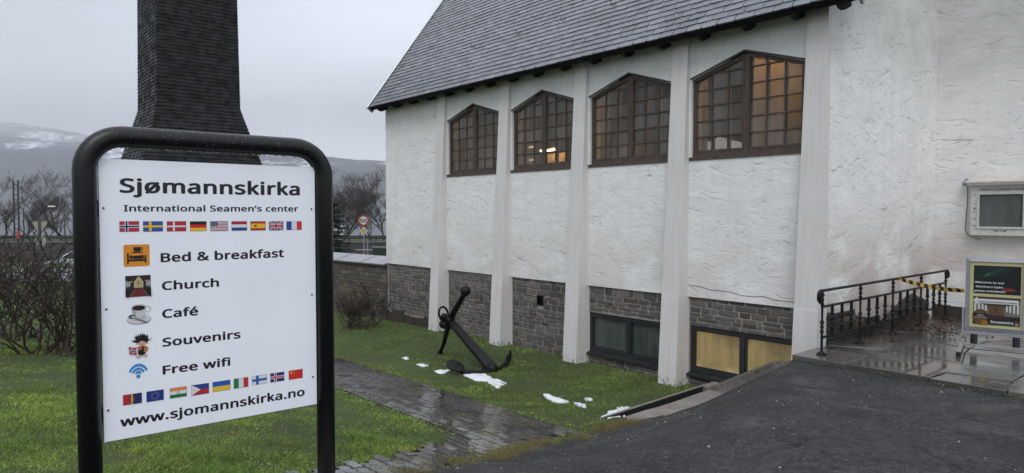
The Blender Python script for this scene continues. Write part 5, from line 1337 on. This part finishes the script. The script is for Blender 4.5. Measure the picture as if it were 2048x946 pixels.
for i in range(-12, 12): m.box(i * 6, i * 6 + 3, 32.9, 33.05, -1.349, -1.345)
o = m.build('lane_marking', mat('worn_road_paint', (.6, .6, .6), .6)); o['kind'] = 'structure'
rw = empty('retaining_wall', (0, 50, -2.6), 0, 'long dark retaining wall with steel guard rail beyond the road', 'wall')
m = MB()
for i in range(-16, 12): m.box(i * 4 + .02, i * 4 + 3.98, -.25, .15, 0, 2.0)
m.build('wall_panel', mat('dark_wet_concrete', (.055, .052, .05), .8, vary=.35, vscale=1.0, bump=.6, bscale=5), rw)
m = MB(); m.box(-64, 48, -.3, .2, 2.0, 2.10); m.build('capping', mat('capping_concrete', (.10, .10, .10), .7, vary=.2), rw)
m = MB(); m.prism([(0, 2.28), (-.05, 2.33), (-.05, 2.40), (0, 2.45), (-.02, 2.52), (.02, 2.52), (.02, 2.28)], lambda p: (-64, p[0] + .1, p[1]), lambda p: (48, p[0] + .1, p[1])); m.build('guard_rail', mat('dark_steel_rail', (.05, .05, .055), .45, metal=.5), rw)
for i in range(-32, 24): m = MB(); m.box(i * 2 - .04, i * 2 + .04, .13, .20, 2.1, 2.45); m.build('rail_post', MATS['dark_steel_rail'], rw)
# car
def car(x, Y, z):
    e_ = empty('car', (x, Y, z), 0, 'silver car half hidden behind the sign post, on the far road', 'car')
    body = MB(); prof = [(-2.1, .35), (-2.15, .62), (-2.05, .78), (-1.25, .98), (2.0, 1.02), (2.12, .7), (2.1, .35), (1.75, .28), (-1.75, .28)]
    body.prism(prof, lambda p: (p[0], -.82, p[1]), lambda p: (p[0], .82, p[1]))
    Mc = mat('silver_car_paint', (.55, .58, .62), .25, metal=.3, coat=.6)
    body.build('body', Mc, e_)
    m = MB(); cab = [(-1.25, .98), (-.45, 1.46), (.9, 1.50), (1.7, 1.40), (2.0, 1.02)]
    m.prism(cab, lambda p: (p[0], -.80 + (p[1] - .98) * .25, p[1]), lambda p: (p[0], .80 - (p[1] - .98) * .25, p[1])); m.build('cabin', Mc, e_)
    Mg = mat('car_glass', (.015, .02, .022), .08)
    for pts in ([(-1.05, 1.02), (-.42, 1.40), (.15, 1.43), (.15, 1.02)], [(.25, 1.02), (.25, 1.43), (.95, 1.43), (1.05, 1.02)], [(1.15, 1.04), (1.08, 1.42), (1.6, 1.34), (1.8, 1.06)]):
        m = MB(); m.prism(pts, lambda p: (p[0], -.835 + (p[1] - .98) * .25, p[1]), lambda p: (p[0], -.80 + (p[1] - .98) * .25, p[1])); m.build('window', Mg, e_)
    m = MB(); m.hexa([(-1.27, -.70, 1.0), (-.50, -.62, 1.45), (-.50, .62, 1.45), (-1.27, .70, 1.0), (-1.24, -.70, .98), (-.46, -.62, 1.44), (-.46, .62, 1.44), (-1.24, .70, .98)]); m.build('windscreen', Mg, e_)
    for wx in (-1.35, 1.35):
        for wy in (-.84, .66):
            m = MB(); m.tube([(wx, wy, .31), (wx, wy + .18, .31)], .31, 18); wh = m.build('wheel', mat('tyre', (.015, .015, .015), .8), e_)
            m = MB(); m.tube([(wx, wy - .01, .31), (wx, wy + .0, .31)], .19, 12); m.build('rim', M_alu, wh)
    for wy in (-.62, .62): m = MB(); m.ball((-2.07, wy, .70), .10, 8); m.build('headlight', mat('headlight', (.7, .7, .7), .15), e_)
    m = MB(); m.box(-.85, -.75, -.96, -.83, 1.0, 1.12); m.build('mirror', Mc, e_)
car(at(150, 520, 44.5).x + .6, 44.5, -2.352)
# speed limit sign with priority diamond
def disc(mb, c, r, y, n=28): mb.add([(c[0] + r * math.cos(2 * math.pi * i / n), y, c[1] + r * math.sin(2 * math.pi * i / n)) for i in range(n)], [tuple(range(n))])
Y = 37.0; c = at(727, 441, Y); gz = -1.5
sg_ = empty('speed_limit_sign', (c.x, Y, gz), 0, 'round red rimmed 50 speed limit sign above a yellow diamond sign on a pole', 'road sign')
m = MB(); m.tube([(0, .05, 0), (0, .05, c.z - gz + .32)], .035, 8); m.build('pole', M_galv, sg_)
cz = c.z - gz
m = MB(); m.tube([(0, 0, cz), (0, .02, cz)], .31, 28); m.build('plate', M_galv, sg_)
p = Print(-.30, cz - .30, .30, cz + .30, -.004)
p.ell(.5, .5, .5, .5, (176, 44, 38), n=32); p.layer += 8; p.ell(.5, .5, .37, .37, (226, 226, 222), n=32); p.build('sign_face', sg_)
lettering('50', -.19, .19, cz - .115, .24, -.012, M_ink, sg_, .03)
c2 = at(726.5, 462, Y).z - gz; hw = .235
m = MB(); m.prism([(-hw, 0), (0, -hw), (hw, 0), (0, hw)], lambda q_: (q_[0], 0, c2 + q_[1]), lambda q_: (q_[0], .02, c2 + q_[1])); m.build('plate', ink((214, 212, 200)), sg_)
p = Print(-.15, c2 - .15, .15, c2 + .15, -.004); p.poly([(0, .5), (.5, 0), (1, .5), (.5, 1)], (206, 170, 90)); p.build('sign_face', sg_)
# give-way sign seen from behind
Y = 36.9; c = at(79, 457, Y)
gs = empty('give_way_sign', (c.x, Y, -1.5), 0, 'back of a triangular sign above a round one, grey plates on a pole at left', 'road sign')
m = MB(); m.box(-.055, .055, -.05, .03, 0, c.z + 1.5 + .40); m.build('pole', mat('brown_post', (.07, .06, .055), .7), gs)
cz = c.z + 1.5; Mbk = mat('sign_back', (.28, .27, .22), .5)
m = MB(); m.prism([(-.43, .37), (.43, .37), (.04, -.38), (-.04, -.38)], lambda q_: (q_[0], .03, cz + q_[1]), lambda q_: (q_[0], .05, cz + q_[1])); m.build('plate', Mbk, gs)
cz2 = at(79, 482, Y).z + 1.5; m = MB(); m.tube([(0, .03, cz2), (0, .05, cz2)], .31, 24); m.build('plate', Mbk, gs)
# red marker post
c = at(37, 462, 38); mp = empty('marker_post', (c.x, 38, -1.5), 0, 'slim post with a red reflector plate left of the grey sign backs', 'post')
m = MB(); m.tube([(0, 0, 0), (0, 0, 2.0)], .04, 7); m.build('pole', M_iron, mp)
m = MB(); m.box(-.07, .07, -.05, -.03, 1.62, 2.10); m.build('reflector', mat('dull_red', (.40, .05, .045), .4), mp)
# cabinet, low fence by the garden wall
c = at(763, 500, 30); cb_ = empty('utility_cabinet', (c.x, 30, -1.5), 0, 'dark green utility cabinet beside the church corner beyond the garden wall', 'cabinet')
m = MB(); m.box(-.36, .5, -.2, .2, 0, 1.56); m.build('housing', mat('dark_green_paint', (.012, .03, .022), .5), cb_)
m = MB(); m.box(-.39, .53, -.23, .23, 1.56, 1.62); m.build('lid', mat('grey_lid', (.10, .12, .12), .5), cb_)
c = at(735, 500, 31); fn = empty('low_fence', (c.x, 31, -1.5), 0, 'low grey metal rail fence below the speed limit sign', 'fence')
for a in (0, 2.2, -2.2): m = MB(); m.tube([(a, 0, 0), (a, 0, 1.95 if a == 0 else 1.5)], .035, 6); m.build('post', M_galv, fn)
for z in (1.42, ): m = MB(); m.tube([(-2.2, 0, z), (2.6, 0, z)], .03, 6); m.build('rail', M_galv, fn)
# rail mast with cantilever and wires
c = at(32, 400, 62); ms = empty('rail_mast', (c.x, 62, -.8), 0, 'steel lattice railway mast with cantilever arm at the far left', 'mast')
ztop = at(32, 360, 62).z + .8
m = MB(); m.box(-.26, -.16, -.05, .05, 0, ztop); m.box(.16, .26, -.05, .05, 0, ztop)
for i in range(12): m.box(-.16, .16, -.02, .02, ztop * i / 12, ztop * i / 12 + .06)
m.build('pole', MATS['dark_steel_rail'], ms)
z1 = at(32, 374, 62).z + .8; z2 = at(32, 402, 62).z + .8; z3 = at(60, 392, 62).z + .8; x3 = at(97, 376, 62).x - c.x
m = MB(); m.tube([(.1, 0, z1), (x3, 0, z1 - .03)], .035, 6); m.tube([(.15, 0, z2), (x3 * .72, 0, z1 - .15)], .03, 6); m.tube([(x3 * .42, 0, z3), (x3 * 1.2, 0, z3 - .02)], .025, 6); m.build('cantilever_arm', M_alu, ms)
for j, (px0, py0, px1, py1, lb) in enumerate(((690, 359, 900, 361, 'upper thin overhead wire crossing in front of the hill'), (690, 387, 900, 389, 'lower thin overhead wire crossing in front of the hill'), (-60, 375, 170, 372, 'thin overhead wire above the rail mast arm'))):
    a, b = at(px0, py0, 63), at(px1, py1, 63)
    wv = MB(); wv.tube([(0, 0, 0), tuple((b - a) * .5 + Vector((0, 0, -.08))), tuple(b - a)], .018, 4); o = wv.build('overhead_wire', M_black, None, False, a); tag(o, lb, 'wire', 'overhead wires')
# street lamps
for px, py, Y, lb in ((105, 413, 52, 'street lamp with pale flat head above the grey sign backs'), (28, 415, 66, 'distant street lamp right beside the rail mast')):
    c = at(px, py, Y); e_ = empty('street_lamp', (c.x + .9, Y, -.9), 0, lb, 'street lamp', 'street lamps'); zz = c.z + .9
    m = MB(); m.tube([(0, 0, 0), (0, 0, zz - .3), (-.15, 0, zz - .05), (-.6, 0, zz)], [.06, .045, .035, .03], 7); m.build('pole', M_fartree, e_)
    m = MB(); m.box(-1.2, -.75, -.10, .10, zz - .03, zz + .06); m.build('lamp_head', mat('pale_lamp_glass', (.8, .8, .8), .3), e_)
# ================================================================== fjord and hill
m, t, co, p, o = custom('fjord_water'); p.inputs['Base Color'].default_value = (.02, .03, .035, 1); p.inputs['Roughness'].default_value = .12
bn = t.node('ShaderNodeBump', {}, Height=t.noise(t.scale(co, .25, .8, 1), 1.0, 4), Strength=.25, Distance=.3); t.l.new(bn.outputs[0], p.inputs['Normal'])
mb = MB(); n = 20
for i in range(n):
    for j in range(n):
        x0_, x1_, y0_, y1_ = -3200 + 6400 * i / n, -3200 + 6400 * (i + 1) / n, 80 + 3400 * j / n, 80 + 3400 * (j + 1) / n
        mb.add([(x0_, y0_, -15), (x1_, y0_, -15), (x1_, y1_, -15), (x0_, y1_, -15)], [(0, 1, 2, 3)])
o = mb.build('fjord', m); o['kind'] = 'structure'
def hill_mat():
    m, t, co, p, o = custom('wooded_hillside')
    n1 = t.noise(t.scale(co, .004, .004, .011), 1.0, 7, .68, .6); n2 = t.noise(co, .03, 6, .7)
    zz = t.node('ShaderNodeSeparateXYZ', {}, _0=co).outputs[2]
    c = t.mix(t.rng(n2, .4, .65), (.016, .019, .021), (.055, .058, .062))
    hs = t.rng(zz, 60, 260, .66, .50); 
    sn = t.math('MULTIPLY', t.rng(t.math('SUBTRACT', n1, hs), -.02, .05, 0, 1, True), t.rng(n2, .42, .58, .1, 1))
    c = t.mix(sn, c, (.62, .65, .70))
    shore = t.math('MULTIPLY', t.rng(zz, 5, 40, 1, 0, True), t.rng(t.noise(t.scale(co, .02, .02, .12), 1.0, 4, .7), .54, .62, 0, .6))
    c = t.mix(shore, c, (.5, .52, .55))
    t.l.new(c, p.inputs['Base Color']); p.inputs['Roughness'].default_value = .95; return m
xs_ = np.linspace(-3200, 3200, 260); ys_ = np.concatenate([np.linspace(1900, 2700, 60), np.linspace(2750, 3450, 12)])
def hillz(X, Y):
    px = 1024 + FPX * X / 2500
    prof = np.interp(px, [-700, -200, 0, 140, 250, 400, 530, 640, 690, 780, 900, 1200, 2600], [350, 345, 330, 300, 272, 235, 206, 206, 204, 196, 200, 240, 260])
    u = smooth(Y, 1900, 2600); h = -18 + (prof + 18) * u ** .8
    r = sum(a * np.sin(X * f1 + ph) * np.cos(Y * f2 + ph * 2) for a, f1, f2, ph in ((9, .006, .009, 1), (6, .013, .017, 2.2), (4, .031, .027, .5), (2.5, .067, .051, 3.1), (1.6, .13, .11, 1.7)))
    return h + r * u
sheet('hill', xs_, ys_, hillz, hill_mat())
# ================================================================== haze
mh = bpy.data.materials.new('haze_air'); mh.use_nodes = True; q = NT(mh.node_tree); q.n.clear()
pv = q.node('ShaderNodeVolumePrincipled', {}, Color=(.86, .89, .95, 1), Density=.00023); pv.inputs['Anisotropy'].default_value = .1
q.node('ShaderNodeOutputMaterial', {}, Volume=pv.outputs[0])
mb = MB(); mb.box(-3400, 3400, -300, 3600, -22, 380); hz = mb.build('haze', mh); hz['kind'] = 'stuff'
mc = bpy.data.materials.new('cloud_mist'); mc.use_nodes = True; q = NT(mc.node_tree); q.n.clear()
gp_ = q.node('ShaderNodeNewGeometry').outputs['Position']; zc = q.node('ShaderNodeSeparateXYZ', {}, _0=gp_).outputs[2]
up_ = q.math('MULTIPLY', q.rng(zc, 165, 310, 0, 1, True), q.rng(zc, 370, 330, 0, 1, True))
dn = q.math('MULTIPLY', q.math('MULTIPLY', up_, q.rng(q.noise(gp_, .004, 2), .3, .7, .3, 1)), .0036)
pv = q.node('ShaderNodeVolumePrincipled', {}, Color=(.97, .975, .99, 1), Density=dn)
q.node('ShaderNodeOutputMaterial', {}, Volume=pv.outputs[0])
mb = MB(); mb.box(-2600, 2600, 1500, 2200, 160, 372); lc = mb.build('low_cloud', mc); lc['kind'] = 'stuff'
# ================================================================== grass, litter
def hash_noise(X, Y, f, seed):
    r = np.random.default_rng(seed); ph = r.uniform(0, 6.28, (6, 2)); k = r.normal(size=(6, 2)) * f
    return sum(np.sin(X * k[i, 0] + Y * k[i, 1] + ph[i, 0]) for i in range(6)) / 6
def sample(n, y0, y1, power):
    u = rng.random(n); Y = (y0 ** (1 - power) + u * (y1 ** (1 - power) - y0 ** (1 - power))) ** (1 / (1 - power))
    X = (rng.random(n) * 1.62 - .84) * Y; return X, Y
def blades(name, X, Y, h, wd, C, lean=.5, z=None):
    n = len(X); z = ground(X, Y) - .006 if z is None else z
    az = rng.uniform(0, 2 * np.pi, n); ln = rng.uniform(.1, lean, n) * 1.6; a2 = rng.uniform(0, 2 * np.pi, n)
    w_ = np.stack([np.cos(a2), np.sin(a2), np.zeros(n)], 1) * (wd / 2)[:, None]
    P = np.stack([X, Y, z], 1)
    tip = P + np.stack([np.cos(az) * ln * h, np.sin(az) * ln * h, h], 1)
    V = np.stack([P - w_, P + w_, tip], 1).reshape(-1, 3); F = np.arange(3 * n).reshape(n, 3)
    me = tinted(name, V, F, np.repeat(C, 3, 0), M_blade); o = bpy.data.objects.new(name, me); col.objects.link(o); o['kind'] = 'stuff'; return o
X, Y = sample(900000, 3.6, 34, 1.55)
s_, t_ = st(X, Y)
ok = ~bare(s_, t_) & (ground(X, Y) > -1.5) & (Y < 29)
dens = hash_noise(X, Y, 5.0, 1) + .7 * hash_noise(X, Y, 14, 2)
ok &= rng.random(len(X)) < np.clip(.75 + dens * .8, .25, 1)
for poly in SNOWP: ok &= ~inpoly(X, Y, poly) | (rng.random(len(X)) < .06)
X, Y = X[ok], Y[ok]; n = len(X); s_, t_ = st(X, Y)
patch = hash_noise(X, Y, 1.1, 5)[:, None]; f1 = hash_noise(X, Y, 4.2, 6)[:, None]
C = np.array([[.185, .275, .052]]) * (1 + .22 * patch) + np.array([[.085, .050, .008]]) * np.clip(f1, -.5, 1)
C = C * rng.uniform(.45, 1.5, n)[:, None] * (1 + .45 * np.clip(hash_noise(X, Y, 9.0, 31) + .7 * hash_noise(X, Y, 22.0, 32), -1, 1))[:, None]
br_ = hash_noise(X, Y, 2.2, 41) + .5 * hash_noise(X, Y, 8, 42) > .55; C[br_] = C[br_] * np.array([.82, .70, .60])
yl = rng.random(n) < .035; C[yl] = np.array([.42, .41, .17]) * rng.uniform(.7, 1.3, yl.sum())[:, None]
h = rng.uniform(.010, .030, n) * (1 + .55 * np.clip(dens[ok], -1, 1)); h[(t_ < .35) & (s_ > 3.8)] *= 1.6
o = blades('grass', X, Y, h, .0034 + Y * .00050, C, 1.5)
# broad clover-like leaves, lighter yellow-green
X, Y = sample(60000, 4, 18, 1.7); s_, t_ = st(X, Y); cl_ = hash_noise(X, Y, 3.5, 12) + .6 * hash_noise(X, Y, 9, 13)
edge = (np.abs(t_ - 3.15) < .12) | (np.abs(t_ - 4.5) < .10) | ((t_ < .7) & (t_ > .02))
ok = ~bare(s_, t_) & (((cl_ > .45) & (rng.random(len(X)) < .35)) | (edge & (rng.random(len(X)) < .55)))
X, Y = X[ok], Y[ok]; n = len(X)
C = np.array([[.27, .30, .10]]) * rng.uniform(.5, 1.3, n)[:, None]
P = np.stack([X, Y, ground(X, Y) + rng.uniform(.012, .04, n)], 1); a = rng.normal(size=(n, 3)) * [1, 1, .35]; a /= np.linalg.norm(a, axis=1)[:, None]; b = np.cross(a, [0, 0, 1.0] + rng.normal(0, .3, (n, 3))); b /= np.linalg.norm(b, axis=1)[:, None]
sz = rng.uniform(.006, .015, n)[:, None]
V = np.stack([P - a * sz, P + b * sz * .7, P + a * sz, P - b * sz * .7], 1).reshape(-1, 3)
o = bpy.data.objects.new('lawn_weeds', tinted('lawn_weeds', V, np.arange(4 * n).reshape(n, 4), np.repeat(C, 4, 0), M_blade)); col.objects.link(o); o['kind'] = 'stuff'
# dry yellow verge along the driveway
n = 60000; tt = rng.uniform(2.35, 8.5, n); sE = np.interp(tt, DRIVE_T[::-1], DRIVE_S[::-1]); ss_ = sE + rng.normal(.0, .085, n) + .05 * np.sin(tt * 5)
P = nv[None] * (D - tt)[:, None] + dv[None] * ss_[:, None]; X, Y = P[:, 0], P[:, 1]
cl_ = hash_noise(X, Y, 6, 21); ok = (Y > 3.5) & (rng.random(n) < np.clip(.32 + cl_ * 1.2, .03, 1)); X, Y = X[ok], Y[ok]; n = len(X)
C = np.where((rng.random(n) < .75)[:, None], np.array([[.24, .19, .085]]), np.array([[.12, .14, .04]])) * rng.uniform(.45, 1.2, n)[:, None]
blades('dry_verge_grass', X, Y, rng.uniform(.015, .055, n), .003 + Y * .0004, C, 1.4, ground(X, Y) + .0)
n = 900; X, Y = sample(n, 4, 16, 1.4); s_, t_ = st(X, Y); ok = ~bare(s_, t_); X, Y = X[ok], Y[ok]; n = len(X)
P = np.stack([X, Y, ground(X, Y) + rng.uniform(.012, .028, n)], 1); a = rng.normal(size=(n, 3)) * [1, 1, .25]; a /= np.linalg.norm(a, axis=1)[:, None]; b = np.cross(a, [0, 0, 1.0] + rng.normal(0, .3, (n, 3))); b /= np.linalg.norm(b, axis=1)[:, None]
sz = rng.uniform(.010, .026, n)[:, None]; V = np.stack([P - a * sz, P + b * sz * .5, P + a * sz, P - b * sz * .5], 1).reshape(-1, 3)
C = np.array([[.10, .065, .035], [.05, .032, .02], [.20, .15, .07]])[rng.integers(0, 3, n)] * rng.uniform(.6, 1.3, n)[:, None]
o = bpy.data.objects.new('fallen_leaves', tinted('fallen_leaves', V, np.arange(4 * n).reshape(n, 4), np.repeat(C, 4, 0), M_leaf)); col.objects.link(o); o['kind'] = 'stuff'
# sprigs of grass in the path and on the porch edge
Xs, Ys = [], []
for k in range(120):
    a, b = random.uniform(4.7, 13), random.uniform(3.25, 4.4)
    if random.random() < .3: a, b = random.uniform(4.5, 5.4), random.uniform(4.2, 6.2)
    if not inpoly(np.array(a), np.array(b), PATH): continue
    p = W(a, b); q = random.randint(10, 45); Xs.append(rng.normal(p.x, .045, q)); Ys.append(rng.normal(p.y, .03, q))
X = np.concatenate(Xs); Y = np.concatenate(Ys); n = len(X)
blades('path_weeds', X, Y, rng.uniform(.012, .03, n), np.full(n, .006), np.array([[.20, .21, .07]]) * rng.uniform(.5, 1.3, n)[:, None], 1.6, ground(X, Y) + .008)
# leaf litter: porch corner, kerb, path edge
def litter(name, n, fs, cols_, size, zoff):
    L = [fs() for _ in range(n)]; P = np.array([[*(W(a, b)).xy] for a, b in L]); z = np.array([zoff(a, b, x, y) for (a, b), (x, y) in zip(L, P)]) + rng.uniform(.002, .02, n)
    P3 = np.column_stack([P, z]); a = rng.normal(size=(n, 3)) * [1, 1, .3]; a /= np.linalg.norm(a, axis=1)[:, None]; b = np.cross(a, [0, 0, 1.0] + rng.normal(0, .3, (n, 3))); b /= np.linalg.norm(b, axis=1)[:, None]
    sz = size * rng.uniform(.5, 1.4, n)[:, None]; V = np.stack([P3 - a * sz, P3 + b * sz * .55, P3 + a * sz, P3 - b * sz * .55], 1).reshape(-1, 3)
    C = np.array(cols_)[rng.integers(0, len(cols_), n)] * rng.uniform(.6, 1.3, n)[:, None]
    o = bpy.data.objects.new(name, tinted(name, V, np.arange(4 * n).reshape(n, 4), np.repeat(C, 4, 0), M_leaf)); col.objects.link(o); o['kind'] = 'stuff'
litter('leaf_litter', 700, lambda: (random.gauss(3.35, .28), random.gauss(-2.3, .7)), [(.05, .03, .02), (.16, .07, .05), (.03, .02, .015), (.09, .06, .03)], .020, lambda a, b, x, y: .004)
def kerbpos():
    u = random.random(); return (5.10 - 1.26 * u ** 1.3 + .437 * .18 + random.gauss(0, .05), .24 + .69 * u ** 1.3 + .9 * .18 + random.gauss(0, .045))
litter('kerb_weeds', 1800, kerbpos, [(.22, .22, .05), (.14, .17, .04), (.16, .08, .04), (.06, .05, .03)], .013, lambda a, b, x, y: max(G(x, y) + .03, -.735 + .67 * (5.10 - a) / 1.26 + .01) + random.uniform(0, .02))
litter('porch_edge_weeds', 500, lambda: (random.uniform(1.0, 3.8), random.gauss(1.0, .025)), [(.16, .17, .05), (.07, .06, .03), (.05, .05, .03)], .010, lambda a, b, x, y: G(x, y) + .025)
# small gravel on the asphalt and verge
gm = MB(); 
for k in range(2400):
    a = random.uniform(-1.0, 5.1); lo_, hi_ = float(tmin(a)), min(8, float(tmax(a)))
    b = random.uniform(lo_, hi_) if random.random() < .6 else hi_ - abs(random.gauss(0, .25))
    if b < lo_ + .02 or not in_drive(a, b): continue
    p = W(a, b); r_ = random.uniform(.002, .006) * (2.0 if random.random() < .08 else 1); z_ = G(p.x, p.y) + .018
    q = [Vector((random.uniform(-1, 1), random.uniform(-1, 1), random.uniform(0, 1))).normalized() * r_ for _ in range(5)]
    gm.add([(p.x - r_, p.y, z_), (p.x, p.y - r_, z_), (p.x + r_, p.y, z_), (p.x, p.y + r_, z_), (p.x + q[0].x * .4, p.y + q[0].y * .4, z_ + r_ * 1.1)], [(0, 1, 4), (1, 2, 4), (2, 3, 4), (3, 0, 4)])
o = gm.build('gravel', mat('pale_grit', (.30, .29, .27), .7, vary=.5, vscale=3)); o['kind'] = 'stuff'
# dry dead plant on the porch by the railing
dp = empty('dead_plant', W(3.45, -1.9, 0), 0, 'withered leggy plant growing from the porch joints behind the railing', 'plant')
t_, c_ = branch_tree(31, .45, .9, 9, 2, .006, 4, .6, .3, (2, 4), .002, .15); t_.build('stems', M_twig, dp)['kind'] = 'stuff'; c_.build('twigs', M_twig, dp)['kind'] = 'stuff'
leaf_cloud(dp, 'leaves', 120, 0, 0, .12, .45, .45, .12, .02, [(.14, .06, .045), (.07, .04, .03), (.05, .05, .02)], 6)
dp2 = empty('dead_plant', W(3.62, -.55, 0), 0, 'small dry twig tuft growing from the porch joint below the railing', 'plant')
t_, c_ = branch_tree(37, .22, .9, 8, 2, .004, 4, .6, .3, (2, 4), .0015, .1); t_.build('stems', M_twig, dp2)['kind'] = 'stuff'; c_.build('twigs', M_twig, dp2)['kind'] = 'stuff'
leaf_cloud(dp2, 'leaves', 120, 0.1, 0, .02, .3, .3, .03, .012, [(.14, .14, .05), (.07, .04, .03)], 7)
# boulder at the foot of the right sign post
def boulder(px, Y, r_, label):
    x = (px - 1024) / FPX * Y; g = G(x, Y); e_ = MB(); rr = random.Random(px); n = 12; rings = 7; vs = []
    for i in range(rings):
        ph = math.pi / 2 * i / (rings - 1)
        for k in range(n):
            a = 2 * math.pi * k / n; q = r_ * (1 + rr.uniform(-.08, .08)); vs.append((q * math.cos(a) * math.cos(ph) * 1.25, q * math.sin(a) * math.cos(ph), -.1 + (q * 1.0) * math.sin(ph)))
    e_.add(vs, [(i * n + k, i * n + (k + 1) % n, (i + 1) * n + (k + 1) % n, (i + 1) * n + k) for i in range(rings - 1) for k in range(n)])
    o = e_.build('boulder', mat('pale_granite', (.22, .20, .19), .8, vary=.3, vscale=12, bump=.8, bscale=40), None, True, (x, Y, g)); tag(o, label, 'stone')
pRw = SL0 + sdir * pR
boulder(662, pRw.y + .02, .36, 'rounded pale granite stone at the foot of the right sign post')
